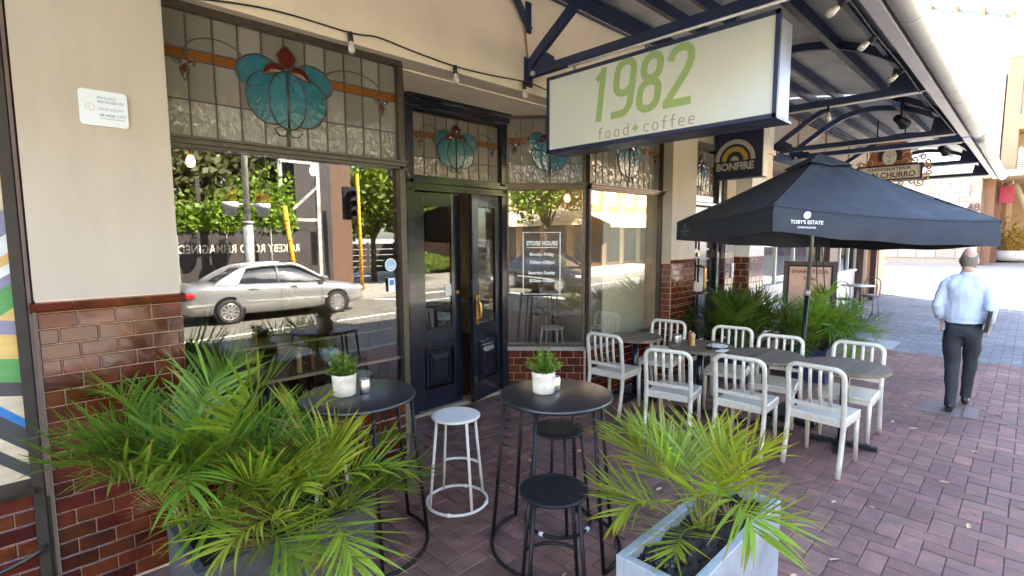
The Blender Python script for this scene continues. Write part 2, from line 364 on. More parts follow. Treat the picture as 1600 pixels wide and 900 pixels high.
# ================================================================== GROUND
def rise(x): return .65*min(1, max(0, (x-23)/17))
def sheet(name, xs, ys, zf, m):
    mb = MB(); nx, ny = len(xs), len(ys)
    vs = [(x, y, zf(x, y)) for y in ys for x in xs]
    mb.add(vs, [(j*nx+i, j*nx+i+1, (j+1)*nx+i+1, (j+1)*nx+i) for j in range(ny-1) for i in range(nx-1)])
    return tag(mb.build(name, m), kind='structure')
XS = [-700, -60, -10, 5, 14, 20, 23, 26, 30, 35, 40, 60, 700]
sheet('ground', XS, [-700, -20, 0, 20, 700], lambda x, y: rise(x)-.3, M_paleroad)
sheet('road', [-60, -10, 5, 14, 20, 23, 26, 30, 35, 40, 90], [-8.4, -4, -.95], lambda x, y: rise(x)-.12, M_asphalt)
M_palepave = mat('pale_concrete_path', (.3, .27, .23), .85, var=.15)
sheet('side_street', [20.5, 23, 26, 30, 35, 40, 90], [-.95, 4, 12, 60], lambda x, y: rise(x)-.03, M_paleroad)
mb = MB()
for i in range(30): mb.bbox(-10+i, -9.012+i, -.95, -.8, -.14, .002, .015)
tag(mb.build('kerb', M_kerb), kind='structure')
mb = MB(); mb.box(-30, 20.5, -.8, 3.3, -.15, -.008); mb.box(-30, 20.5, 3.3, 3.56, -.15, -.009)
footpath = tag(mb.build('footpath', M_sand), kind='structure')
mb = MB(); mb.box(-60, 60, -14, -8.4, -.2, .0)
tag(mb.build('far_footpath', M_palepave), kind='structure')
mb = MB()
P_ = [(2.2, -4.36), (4.25, -4.62), (7.6, -4.95), (14, -5.6), (24, -6.5)]
ribbon(mb, P_, .11, (0, 0, -.12), (1, 0, 0), (0, 1, 0), (0, 0, 1), .005)
ribbon(mb, [(-12, -4.2), (2.2, -4.36)], .11, (0, 0, -.12), (1, 0, 0), (0, 1, 0), (0, 0, 1), .005)
ribbon(mb, [(8.6, -8.2), (9.4, -6.9)], .3, (0, 0, -.12), (1, 0, 0), (0, 1, 0), (0, 0, 1), .005)
ribbon(mb, [(9.0, -7.0), (19, -7.6)], .3, (0, 0, -.12), (1, 0, 0), (0, 1, 0), (0, 0, 1), .0045)
tag(mb.build('road_marking', M_line), kind='structure')

# herringbone pavers (0.24 x 0.12): the nearest are pieces, the rest one joined field
PW = .12
def paver_mesh(l, w, name, h=.05, b=.0045):
    mb = MB(); g = .0024; x, y = l/2-g, w/2-g
    mb.add([(-x, -y, -h), (x, -y, -h), (x, y, -h), (-x, y, -h), (-x, -y, -b), (x, -y, -b), (x, y, -b), (-x, y, -b),
            (-x+b, -y+b, 0), (x-b, -y+b, 0), (x-b, y-b, 0), (-x+b, y-b, 0)],
           [(8, 9, 10, 11), (4, 5, 9, 8), (5, 6, 10, 9), (6, 7, 11, 10), (7, 4, 8, 11), (0, 1, 5, 4), (1, 2, 6, 5), (2, 3, 7, 6), (3, 0, 4, 7)])
    return mb
me_pav = paver_mesh(2*PW, PW, 'paver').mesh('paver', M_paver)
red, grey = [], []
for i in range(-10, 180):
    for j in range(-7, 28):
        k = (i-j) % 4
        x, y = i*PW, j*PW
        if k == 0: c, o = (x+PW, y+PW/2), 0
        elif k == 2: c, o = (x+PW/2, y), 1
        else: continue
        if not (-.72 < c[1] < 3.31) or (c[1] > 3.5): continue
        (red if c[0] < 10.35 else grey).append((c[0], c[1], o))
def seen(c):
    x, y = c[0], c[1]; d = Vector((x, y, -CAM_H)); zf = d.dot(fw)
    if zf < .3: return None
    u, v = 800+797.4*d.dot(r2)/zf, 450-797.4*d.dot(u2)/zf
    return zf if -20 < u < 1620 and v < 930 else None
near = sorted([(seen(c), c) for c in red if seen(c)])
pick = []
for z, (x, y, o) in near:
    hidden = (x < 1.75 and y > 1.9) or (1.85 < x < 2.95 and .85 < y < 1.3) or (x < 1.5)
    if not hidden and len(pick) < 296: pick.append((x, y, o))
ps = set(pick)
for (x, y, o) in pick:
    p = link('paver', me_pav, footpath); p.location = (x+rnd.uniform(-.001, .001), y+rnd.uniform(-.001, .001), rnd.uniform(-.0025, .0015))
    p.rotation_euler = (rnd.gauss(0, .006), rnd.gauss(0, .006), o*math.pi/2+rnd.gauss(0, .006))
def paver_field(name, lst, m, l=2*PW, w=PW, parent=None, zf=None):
    mb = MB(); base = paver_mesh(l, w, 'x'); at = []
    for (x, y, o) in lst:
        z = rnd.uniform(-.003, .001)+(zf(x, y) if zf else 0); r = rnd.random(); tx, ty = rnd.gauss(0, .005), rnd.gauss(0, .005)
        vs = []
        for v in base.v[4:]:
            a, b = (v.x, v.y) if o == 0 else (-v.y, v.x); vs.append((x+a, y+b, v.z+z+a*tx+b*ty))
        mb.add(vs, [tuple(i-4 for i in f) for f in base.f[:5]]); at += [r]*5
    mb.attr = ('rnd', at)
    o = mb.build(name, m, parent, recalc=False); o['kind'] = 'stuff'; return o
paver_field('paver_field', [c for c in red if c not in ps], M_paverfar, parent=footpath)
paver_field('grey_paver_field', grey, M_greypaver, parent=footpath)
# pale utility cover and painted strip near the walking man
mb = MB(); mb.box(6.95, 7.52, .43, .76, -.02, .004); mb.box(7.0, 7.45, .29, .41, -.02, .005); mb.box(7.02, 7.07, .06, .27, -.02, .005)
tag(mb.build('utility_cover', mat('cover_plate', (.15, .105, .095), .75, var=.3, dirt=.7, dcol=(.2, .11, .09), pos=True)), 'grey utility cover plate set in the red pavers under the walking man', 'cover plate')
mb = MB(); mb.box(10.4, 11.3, 1.55, 2.05, -.02, .005)
tag(mb.build('service_lid', mat('pale_concrete', (.34, .33, .31), .8)), 'pale concrete service lid in grey pavers beyond the back palms', 'service lid')

# ================================================================== CAFE BUILDING
cafe = thing('cafe_building', 'cream rendered cafe with brown tiled piers, leadlight windows and a navy double door', 'building', (2.0, 3.54, 0))
WY = 3.54
def part(mb, name, m, parent=cafe): return mb.build(name, m, parent, world=True)
mb = MB(); mb.box(-15, 6.945, 3.42, 13, 3.25, 8.95)
part(mb, 'upper_wall', M_cream)
TILE_ME = {}
def tile_mesh(w, h):
    k = (round(w, 3), round(h, 3))
    if k not in TILE_ME:
        g, t, b = .0025, .009, .004; x, z = w/2-g, h/2-g; mb = MB()
        mb.add([(-x, 0, -z), (x, 0, -z), (x, 0, z), (-x, 0, z), (-x, -t+b*.6, -z), (x, -t+b*.6, -z), (x, -t+b*.6, z), (-x, -t+b*.6, z),
                (-x+b, -t, -z+b), (x-b, -t, -z+b), (x-b, -t, z-b), (-x+b, -t, z-b)],
               [(8, 9, 10, 11), (4, 5, 9, 8), (5, 6, 10, 9), (6, 7, 11, 10), (7, 4, 8, 11), (0, 1, 5, 4), (1, 2, 6, 5), (2, 3, 7, 6), (3, 0, 4, 7)])
        TILE_ME[k] = mb.mesh('tile', M_tile)
    return TILE_ME[k]
def tile_wall(parent, P, Q, z0, z1, tw=.155, th=.08, phase=0, joined=False, mtile=None):
    """glazed tiles in running bond on the face from P to Q (facing the street side)"""
    P, Q = Vector((*P, 0)), Vector((*Q, 0)); d = (Q-P); L = d.length; d.normalize(); rz = math.atan2(d.y, d.x); r = 0; z = z1
    jm = MB()
    while z-z0 > .02:
        h = min(th, z-z0); x = 0; off = (tw/2 if (r+phase) % 2 else 0); first = tw-off
        while L-x > .012:
            w = min(first if x == 0 else tw, L-x); first = tw
            if L-x-w < .02: w = L-x
            c = P+d*(x+w/2); me = tile_mesh(w, h)
            if joined:
                M = Matrix.Translation((c.x, c.y, z-h/2)) @ Matrix.Rotation(rz, 4, 'Z'); at = rnd.random()
                jm.add([M @ v.co for v in me.vertices], [tuple(p.vertices) for p in me.polygons])
            else:
                t = link('tile', me, parent); t.location = Vector((c.x, c.y, z-h/2))-rootloc(parent)
                t.rotation_euler = (rnd.gauss(0, .006), 0, rz+rnd.gauss(0, .005))
            x += w
        z -= h; r += 1
    if joined:
        o = jm.build('tile_courses', mtile or M_tile, parent, world=True); o['kind'] = 'stuff'
def cornice(parent, x0, x1, y, z0, z1, ret=True):
    n = max(1, round((x1-x0)/.16)); w = (x1-x0)/n
    for i in range(n):
        a, b = x0+i*w+.0015, x0+(i+1)*w-.0015
        prof = [(y, z0), (y-.014, z0), (y-.022, z0+.012), (y-.026, z1-.012), (y-.02, z1), (y, z1+.006)]
        mb = MB(); mb.prism([(a, p[0], p[1]) for p in prof], (b-a, 0, 0)); part(mb, 'capping_tile', M_tile, parent)
# left pier
PY = 3.42
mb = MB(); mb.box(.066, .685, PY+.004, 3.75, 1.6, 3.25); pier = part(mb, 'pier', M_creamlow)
mb = MB(); mb.box(.07, .681, PY+.002, 3.74, 0, 1.6); gp = part(mb, 'tiled_pier_base', M_grout)
tile_wall(gp, (.07, PY+.002), (.681, PY+.002), 0.0, 1.537)
tile_wall(gp, (.681, PY+.003), (.681, 3.52), 0.8, 1.537, tw=.12)
cornice(gp, .045, .705, PY+.002, 1.54, 1.585)
mb = MB(); mb.bar((.062, PY-.012, 0), (.062, PY-.012, 1.545), .012, .012); part(mb, 'edge_trim', mat('dark_edge_trim', (.12, .085, .065), .6), gp)
# right pier
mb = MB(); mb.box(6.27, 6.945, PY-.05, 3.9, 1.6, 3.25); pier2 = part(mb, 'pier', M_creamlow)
mb = MB(); mb.box(6.275, 6.94, PY-.052, 3.9, 0, 1.6); gp2 = part(mb, 'tiled_pier_base', M_grout)
tile_wall(gp2, (6.275, PY-.052), (6.94, PY-.052), .95, 1.537)
tile_wall(gp2, (6.275, PY-.052), (6.94, PY-.052), 0, .95, joined=True)
tile_wall(gp2, (6.275, 3.53), (6.275, PY-.05), 0, 1.537, tw=.08, joined=True)
cornice(gp2, 6.25, 6.96, PY-.052, 1.54, 1.585)
# stall risers with glazed tiles
def riser(P, Q, z0, z1, th=.09):
    P3, Q3 = Vector((*P, 0)), Vector((*Q, 0)); d = (Q3-P3).normalized(); n = Vector((d.y, -d.x, 0))
    mb = MB(); a, b = P3-n*.003, Q3-n*.003; back = -n*.13
    mb.prism([a+Vector((0, 0, 0)), b, b+back, a+back], (0, 0, z1)); g = part(mb, 'stall_riser', M_grout)
    tile_wall(g, (a.x, a.y), (b.x, b.y), z0, z1, th=th)
    mb = MB(); s = MB(); o = n*.05; i = -n*.1
    mb.prism([a+o-d*.01, b+o+d*.0, b+i, a+i-d*.01], (0, 0, .045)); mb.v = [v+Vector((0, 0, z1+.001)) for v in mb.v]
    part(mb, 'sill', MATS['grey_metal_sill'] if 'grey_metal_sill' in MATS else mat('grey_metal_sill', (.26, .25, .24), .45, metal=.2, dirt=.4, dcol=(.14, .12, .1)), g); return g
riser((.69, WY), (2.236, WY), 0, .63)
riser((4.04, 4.21), (4.655, 3.565), .12, .60)
riser((4.675, WY+.01), (6.27, WY+.01), 0, .60)
mb = MB(); mb.prism([(2.238, WY+.0, 0), (2.262, WY+.02, 0), (2.73, 4.215, 0), (2.70, 4.24, 0), (2.2, WY+.13, 0)], (0, 0, .63)); part(mb, 'splay_riser', mat('grey_stone_edge', (.2, .17, .13), .8, dirt=.4))

def leadlight(win, O, ux, w, h, cols, cx, fwid, ripple_row=True, tulip_dark=False):
    """leaded light in the plane O + u ux + v z; every piece of glass has its own edges, lead cames between"""
    O = Vector(O); ux = Vector(ux).normalized(); uz = Vector((0, 0, 1)); n = Vector((ux.y, -ux.x, 0))       # n: towards the street
    P = lambda u, v, o=0: O+ux*u+uz*v+n*o
    vb, va0, va1 = .30*h, .62*h, .705*h
    xs = [w*i/cols for i in range(cols+1)]
    cm = MB()
    def pane(u0, u1, v0, v1, m, o=0, name='glass_pane'):
        g = .002; mb = MB(); mb.prism([P(u0+g, v0+g, o), P(u1-g, v0+g, o), P(u1-g, v1-g, o), P(u0+g, v1-g, o)], -n*.004); mb.build(name, m, win, world=True)
    for i in range(cols):
        a, b = xs[i], xs[i+1]
        pane(a, b, 0, vb, M_lg_ripple); pane(a, b, vb, va0, M_lg_clear); pane(a, b, va1, h, M_lg_clear)
        pane(a, b, va0, va1, M_lg_amber, name='amber_pane')
        if i: cm.bar(P(a, 0, .001), P(a, va0, .001), .008, .008, n); cm.bar(P(a, va1, .001), P(a, h, .001), .009, .008, n); cm.bar(P(a, va0, .001), P(a, va1, .001), .007, .007, n)
    for v in (vb, va0, va1): cm.bar(P(0, v, .001), P(w, v, .001), .007, .008, n)
    for v in (0.004, h-.004): cm.bar(P(0, v, .002), P(w, v, .002), .01, .01, n)
    # tulip: overlapping petals, each a lens of glass with a came round it
    s = fwid/2; cv = .44*h
    def petal(u, v, ru, rv, rot, o, m=M_lg_teal, name='petal_pane', pts=None):
        if pts is None:
            pts = []
            for k in range(28):
                t = 2*math.pi*k/28; a, b = ru*math.cos(t), rv*math.sin(t); pts.append((u+a*math.cos(rot)-b*math.sin(rot), v+a*math.sin(rot)+b*math.cos(rot)))
        mb = MB(); k = len(pts); c = (sum(p[0] for p in pts)/k, sum(p[1] for p in pts)/k)
        mb.add([P(*c, o+.004)]+[P(*p, o) for p in pts]+[P(*p, -.001) for p in pts], [(0, 1+i, 1+(i+1) % k) for i in range(k)]+[(1+i, k+1+i, k+1+(i+1) % k, 1+(i+1) % k) for i in range(k)])
        mb.build(name, m, win, world=True)
        cm.tube([P(*p, o+.002) for p in pts], .0042, 5, closed=True)
    f = min(1, h/.74); hv = h*.5
    petal(cx-.60*s, cv+.42*hv, .42*s, .27*hv, .35, .004); petal(cx+.60*s, cv+.42*hv, .42*s, .27*hv, -.35, .004)
    petal(cx-.38*s, cv-.02*hv, .46*s, .46*hv, .25, .007); petal(cx+.38*s, cv-.02*hv, .46*s, .46*hv, -.25, .007)
    petal(cx, cv-.02*hv, .40*s, .52*hv, 0, .010)
    tv = cv+.52*hv
    petal(0, 0, 0, 0, 0, .013, M_lg_red, 'red_petal_pane', [(cx, tv), (cx-.14*s, tv+.11*hv), (cx-.2*s, tv+.24*hv), (cx-.12*s, tv+.34*hv), (cx, tv+.42*hv), (cx+.12*s, tv+.34*hv), (cx+.2*s, tv+.24*hv), (cx+.14*s, tv+.11*hv)])
    for q in (-1, 1):
        petal(0, 0, 0, 0, 0, .0125, M_lg_red, 'red_petal_pane', [(cx+q*.04*s, tv-.02*hv), (cx+q*.15*s, tv+.09*hv), (cx+q*.32*s, tv+.1*hv), (cx+q*.46*s, tv-.02*hv), (cx+q*.5*s, tv-.14*hv), (cx+q*.3*s, tv-.1*hv)])
        petal(0, 0, 0, 0, 0, .003, M_lg_ripple, 'leaf_pane', [(cx+q*.02*s, cv-.52*hv), (cx+q*.18*s, cv-.5*hv), (cx+q*.3*s, cv-.56*hv), (cx+q*.2*s, cv-.66*hv), (cx+q*.06*s, cv-.66*hv)])
        eu = cx+q*(w*.5 if False else min(w-cx if q > 0 else cx, 9)-.13*w*.62); 
        for dx in (-1, 1): petal(0, 0, 0, 0, 0, .003, M_lg_brown, 'bud_pane', [(eu+dx*.01, va0-.002), (eu+dx*.065*f, va0-.004), (eu+dx*.05*f, va0-.03*f), (eu+dx*.02*f, va0-.03*f)])
        petal(0, 0, 0, 0, 0, .003, M_lg_brown, 'bud_pane', [(eu, va0-.025*f), (eu-.026*f, va0-.06*f), (eu-.012*f, va0-.1*f), (eu, va0-.125*f), (eu+.012*f, va0-.1*f), (eu+.026*f, va0-.06*f)])
        e0 = cx+q*.8*s; r_ = abs(eu-e0)/2
        cm.tube([P(*p, .003) for p in [((eu+e0)/2+r_*math.cos(t), va1-.035*h+(.16*h)*math.sin(t)) for t in [math.pi*k/14 for k in range(15)]]], .0038, 5)
    cm.tube([P(cx, tv, .014), P(cx, cv-.52*hv, .014)], .008, 6); cm.tube([P(cx, cv-.52*hv, .006), P(cx, 0, .006)], .004, 5)
    for q in arc((0, 0, 0), 1, 0, 315, 7): pass
    bm_ = bmesh.new(); bmesh.ops.create_uvsphere(bm_, u_segments=10, v_segments=6, radius=.016, matrix=Matrix.Translation(P(cx, tv, .016))); cm.addbm(bm_, 0, True)
    o = cm.build('lead_came', M_lead, win, world=True)

def shop_window(P, Q, z0, zt, z1, leftpost=True, rightpost=True, cols=10, cx=.5, fwid=.6):
    """large pane below a moulded transom bar, leadlight above"""
    P3, Q3 = Vector((*P, 0)), Vector((*Q, 0)); d = (Q3-P3); L = d.length; d.normalize(); n = Vector((d.y, -d.x, 0))
    A = lambda u, z, o=0: P3+d*u+Vector((0, 0, z))+n*o
    mb = MB()
    for u, on in ((.018, leftpost), (L-.018, rightpost)):
        if on: mb.bar(A(u, z0, .012), A(u, z1, .012), .036, .06, n)
    mb.bar(A(0, z0+.015, .0), A(L, z0+.015, .0), .06, .03)
    mb.bar(A(0, z1-.015, .01), A(L, z1-.015, .01), .075, .035); mb.bar(A(0, z1-.035, .03), A(L, z1-.035, .03), .03, .016)
    win = part(mb, 'window', M_bronze)
    tb = MB(); tb.bar(A(0, zt, .02), A(L, zt, .02), .09, .028); tb.bar(A(-.015, zt+.02, .035), A(L+.015, zt+.02, .035), .11, .014); tb.bar(A(0, zt-.022, .012), A(L, zt-.022, .012), .06, .02)
    part(tb, 'transom_bar', M_bronze, win)
    g = MB(); g.prism([A(.03, z0+.03, -.012), A(L-.03, z0+.03, -.012), A(L-.03, zt-.03, -.012), A(.03, zt-.03, -.012)], -n*.006); part(g, 'glass_pane', M_glass, win)
    u0, u1 = (.036 if leftpost else 0), L-(.036 if rightpost else 0)
    leadlight(win, A(u0, zt+.03, .0), d, u1-u0, z1-.033-(zt+.03), cols, cx*(u1-u0), fwid)
    return win
W1 = shop_window((.68, WY), (2.25, WY), .675, 2.468, 3.25, leftpost=False, cols=11, cx=.462, fwid=.62)
W2 = shop_window((4.035, 4.215), (4.655, 3.56), .648, 2.468, 3.25, cols=6, cx=.56, fwid=.48)
W3 = shop_window((4.665, WY+.01), (6.27, WY+.01), .648, 2.468, 3.25, cols=12, cx=.52, fwid=.55)
# left splay beside the door (seen edge-on)
mb = MB(); mb.prism([(2.262, 3.555, .63), (2.735, 4.2, .63), (2.72, 4.21, .63), (2.25, 3.565, .63)], (0, 0, 1.8)); part(mb, 'splay_glass', M_glass)
mb = MB(); mb.bar((2.262, 3.56, .63), (2.262, 3.56, 3.25), .05, .05); mb.bar((2.26, 3.555, 2.468), (2.73, 4.2, 2.468), .07, .05)
mb.prism([(2.262, 3.555, 2.5), (2.735, 4.2, 2.5), (2.72, 4.21, 2.5), (2.25, 3.565, 2.5)], (0, 0, .75)); part(mb, 'splay_frame', M_bronze)
# corner post between splay and right window
mb = MB(); mb.bar((4.66, 3.548, .64), (4.66, 3.548, 3.25), .03, .03); part(mb, 'corner_post', M_bronze)
# number etc: white store-hours lettering and stickers on the panes
d2 = (Vector((4.655, 3.56, 0))-Vector((4.035, 4.215, 0))).normalized(); n2 = Vector((d2.y, -d2.x, 0))
SB = Matrix((( d2.x, 0, n2.x), (d2.y, 0, n2.y), (0, 1, 0)))
def on_splay(u, z): return Vector((4.035, 4.215, 0))+d2*u+Vector((0, 0, z))+n2*-.009
fr = MB(); O2 = on_splay(0, 0)
ribbon(fr, [(.2, 1.25), (.2, 1.955), (.62, 1.955), (.62, 1.25)], .013, O2, d2, (0, 0, 1), n2, .001, closed=True)
ribbon(fr, [(.24, 1.785), (.59, 1.785)], .008, O2, d2, (0, 0, 1), n2, .001)
part(fr, 'lettering_border', M_print, W2)
mb = MB(); mb.bbox(5.26, 6.24, 3.74, 3.76, .62, 2.45, .004); part(mb, 'window_blind', mat('cream_window_blind', (.78, .73, .61), .8, var=.05))
for s_, sz, z, u in (('STORE HOURS', .066, 1.81, .415), ('Monday–Friday', .05, 1.69, .41), ('7:00am–3:00pm', .05, 1.60, .415), ('Saturday–Sunday', .05, 1.48, .41), ('8:00am–3:00pm', .05, 1.39, .415)):
    text('store_hours_lettering', s_, sz, on_splay(u, z), SB, M_print, W2, bold=.0035 if sz > .06 else .0022, align='CENTER', ext=.0005, sx=.78 if sz > .06 else .84, spacing=1.06)
# recess: boarded soffit, door set, ramp, interior
for i in range(8):
    y0 = 3.62+i*.075
    mb = MB(); mb.bbox(2.0, 4.9, y0+.002, y0+.073, 3.236, 3.249, .004); part(mb, 'soffit_board', M_cream)
DY = 4.22; FZ = .145
mb = MB()
mb.bar((2.75, DY, FZ), (2.75, DY, 3.22), .09, .1, (0, 1, 0)); mb.bar((3.985, DY, FZ), (3.985, DY, 3.22), .09, .1, (0, 1, 0))
mb.bar((2.7, DY-.02, 3.19), (4.03, DY-.02, 3.19), .13, .09); mb.bar((2.7, DY-.05, 3.225), (4.03, DY-.05, 3.225), .16, .03); mb.bar((2.795, DY-.01, 3.13), (3.94, DY-.01, 3.13), .08, .035)
df = part(mb, 'door_frame', M_navy)
mb = MB(); mb.bar((2.795, DY-.01, 2.40), (3.94, DY-.01, 2.40), .1, .05); mb.bar((2.75, DY-.045, 2.44), (3.985, DY-.045, 2.44), .12, .03); mb.bar((2.75, DY-.035, 2.365), (3.985, DY-.035, 2.365), .09, .022); mb.bar((2.795, DY, 2.475), (3.94, DY, 2.475), .07, .05)
part(mb, 'door_transom', M_navy, df)
mb = MB(); mb.bar((2.795, DY, 2.5), (2.795, DY, 3.12), .03, .05, (0, 1, 0)); mb.bar((3.94, DY, 2.5), (3.94, DY, 3.12), .03, .05, (0, 1, 0)); fan = part(mb, 'fanlight', M_navy)
leadlight(fan, (2.81, DY, 2.5), (1, 0, 0), 1.115, .6, 8, .53, .56)
mb = MB(); mb.box(2.65, 4.06, DY-.07, DY+.1, FZ-.15, FZ+.01); part(mb, 'door_threshold', mat('worn_stone_threshold', (.3, .24, .17), .8, dirt=.4))
def door_leaf(hinge, ang, wid, mirror):
    """glazed panelled leaf; local x from the hinge towards the free edge"""
    q = -1 if mirror else 1
    h0, h1 = FZ+.015, 2.345
    M = Matrix.Translation(Vector(hinge)-rootloc(cafe)) @ Matrix.Rotation(ang, 4, 'Z') @ Matrix.Diagonal((q, 1, 1, 1))
    def p(mb, name, m, parent):
        mb.v = [M @ v for v in mb.v]; return mb.build(name, m, parent)
    st = .105
    mb = MB(); mb.bbox(0, st, -.022, .022, h0, h1, .003); mb.bbox(wid-st, wid, -.022, .022, h0, h1, .003)
    mb.bbox(st, wid-st, -.0215, .0215, h1-.13, h1, .003); mb.bbox(st, wid-st, -.0215, .0215, .78, .98, .003); mb.bbox(st, wid-st, -.0215, .0215, h0, h0+.2, .003)
    leaf = p(mb, 'door_leaf', M_navy, cafe); ROOT[leaf.name] = ROOT[cafe.name]
    x0, x1, z0, z1 = st+.005, wid-st-.005, h0+.2, .78
    pm = MB()
    for (o, w_) in ((.0, .03), (.05, .016)):
        a, b, c, d = x0+o, x1-o, z0+o, z1-o; y = -.03+o*.1
        pm.bar((a, y, c), (b, y, c), .02, w_*.7); pm.bar((a, y, d), (b, y, d), .02, w_*.7); pm.bar((a, y, c), (a, y, d), .02, w_*.7, (0, 1, 0)); pm.bar((b, y, c), (b, y, d), .02, w_*.7, (0, 1, 0))
    e = .09; pm.add([(x0+.03, -.012, z0+.03), (x1-.03, -.012, z0+.03), (x1-.03, -.012, z1-.03), (x0+.03, -.012, z1-.03), (x0+e, -.04, z0+e+.02), (x1-e, -.04, z0+e+.02), (x1-e, -.04, z1-e-.02), (x0+e, -.04, z1-e-.02)],
                    [(4, 5, 6, 7), (0, 1, 5, 4), (1, 2, 6, 5), (2, 3, 7, 6), (3, 0, 4, 7)])
    p(pm, 'door_panel', M_navy, leaf)
    g = MB(); g.box(st, wid-st, -.003, .003, .98, h1-.13); p(g, 'glass_pane', M_doorglass, leaf)
    b = MB(); b.bar((st, -.012, .985), (wid-st, -.012, .985), .02, .012); b.bar((st+.006, -.012, .98), (st+.006, -.012, h1-.13), .012, .012, (0, 1, 0)); b.bar((wid-st-.006, -.012, .98), (wid-st-.006, -.012, h1-.13), .012, .012, (0, 1, 0)); p(b, 'glazing_bead', M_navy, leaf)
    return leaf, p
L1, p1 = door_leaf((2.8, DY, 0), 0, .565, False)
lk = MB(); lk.tube([(.515, -.022, 1.335), (.515, -.034, 1.335)], .02, 14); p1(lk, 'lock', M_brass, L1)
kp = MB(); kp.box(.37, .45, -.006, -.0035, 1.3, 1.42); p1(kp, 'notice_sticker', M_print, L1)
L2, p2 = door_leaf((3.94, DY, 0), R(16), .57, True)
hp = MB(); hp.bbox(.47, .515, -.027, -.022, .98, 1.3, .002); hp.tube(smoothpath([(.492, -.028, 1.04), (.492, -.06, 1.07), (.492, -.068, 1.14), (.492, -.06, 1.21), (.492, -.028, 1.25)]), .014, 8); p2(hp, 'pull_handle', M_brass, L2)
# ramp of pavers up to the door
ramp = tag(sheet('entry_ramp', [2.2, 4.7], [3.30, 4.2], lambda x, y: (y-3.3)/.9*.135-.012, M_sand), kind='structure')
lst = []
for i in range(18, 40):
    for j in range(27, 36):
        k = (i-j) % 4; x, y = i*PW, j*PW
        c = ((x+PW, y+PW/2, 0) if k == 0 else (x+PW/2, y, 1) if k == 2 else None)
        if c and 3.32 < c[1] < 4.15 and c[0] > 2.24+max(0, c[1]-3.5)*.7 and c[0] < 4.7-max(0, c[1]-3.5)*.98: lst.append(c)
paver_field('paver_field', lst, M_paverfar, parent=ramp, zf=lambda x, y: (y-3.3)/.9*.135)
mb = MB()
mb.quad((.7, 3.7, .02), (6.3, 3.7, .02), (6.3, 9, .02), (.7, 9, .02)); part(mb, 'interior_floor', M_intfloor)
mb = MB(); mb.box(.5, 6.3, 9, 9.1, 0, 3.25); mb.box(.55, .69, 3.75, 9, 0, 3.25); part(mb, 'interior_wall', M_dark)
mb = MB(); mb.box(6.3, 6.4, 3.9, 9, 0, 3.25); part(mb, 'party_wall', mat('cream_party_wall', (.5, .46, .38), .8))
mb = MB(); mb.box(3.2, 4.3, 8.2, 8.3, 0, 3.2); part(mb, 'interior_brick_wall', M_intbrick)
mb = MB(); mb.box(2.9, 5.6, 7.0, 7.6, 0, 1.05); mb.box(2.85, 5.65, 6.95, 7.65, 1.05, 1.1); part(mb, 'service_counter', M_timber)
# round blue sticker and small notice on the main pane
st = thing('window_sticker', 'round pale blue sticker on the main window beside the door', 'sticker', (2.13, WY-.006, 1.69))
mb = MB(); mb.disc((0, 0, 0), .052, 28, ax=(1, 0, 0), ay=(0, 0, 1)); mb.v += []; mb.build('sticker_disc', mat('pale_blue_sticker', (.35, .5, .62), .5), st)
mb = MB(); ribbon(mb, [(math.cos(t)*.046, math.sin(t)*.046) for t in [2*math.pi*k/28 for k in range(28)]], .006, (0, -.001, 0), (1, 0, 0), (0, 0, 1), (0, -1, 0), .001, closed=True); ribbon(mb, [(-.025, -.005), (-.012, -.02), (.012, -.02), (.025, -.005)], .007, (0, -.001, 0), (1, 0, 0), (0, 0, 1), (0, -1, 0), .001); mb.build('sticker_print', M_print, st)
st2 = thing('window_notice', 'small white notice with a blue square under the round sticker', 'sticker', (2.135, WY-.006, 1.53))
mb = MB(); mb.quad((-.03, 0, -.055), (.03, 0, -.055), (.03, 0, .055), (-.03, 0, .055)); mb.build('notice_sheet', M_print, st2)
mb = MB(); mb.quad((-.02, -.001, 0), (.02, -.001, 0), (.02, -.001, .04), (-.02, -.001, .04)); mb.build('notice_print', mat('blue_print', (.05, .2, .5), .5), st2)
# plaque on the left pier
pq = thing('management_plaque', 'small white plaque with blue lettering on the cream pier', 'plaque', (.4, PY, 2.572))
def rrect(w, h, r, n=5):
    out = []
    for cx_, cy_, a in ((w/2-r, h/2-r, 0), (-w/2+r, h/2-r, 90), (-w/2+r, -h/2+r, 180), (w/2-r, -h/2+r, 270)):
        out += [(cx_+r*math.cos(R(a+90*i/n)), cy_+r*math.sin(R(a+90*i/n))) for i in range(n+1)]
    return out
mb = MB(); mb.prism([(x, 0, z) for x, z in rrect(.2, .178, .018)], (0, -.005, 0)); mb.build('plate', mat('white_plaque_plate', (.74, .8, .84), .35, var=.02), pq)
M_pl = mat('pale_blue_lettering', (.3, .38, .55), .5)
for s_, sz, x, z, b_ in (('PROUDLY', .0175, -.025, .047, .0004), ('MANAGED BY', .0175, -.025, .028, .0004), ('LEASE EQUITY', .0172, -.025, -.008, .0002), ('08 9420 1777', .02, -.02, -.04, .0006)):
    text('lettering', s_, sz, (.4+x, PY-.0055, 2.572+z), FACE_STREET, M_pl, pq, bold=b_, ext=.0003)
mb = MB(); ribbon(mb, [(-.02, -.05), (.085, -.05)], .003, (0, -.005, 0), (1, 0, 0), (0, 0, 1), (0, -1, 0), .0005); mb.build('rule', M_pl, pq)
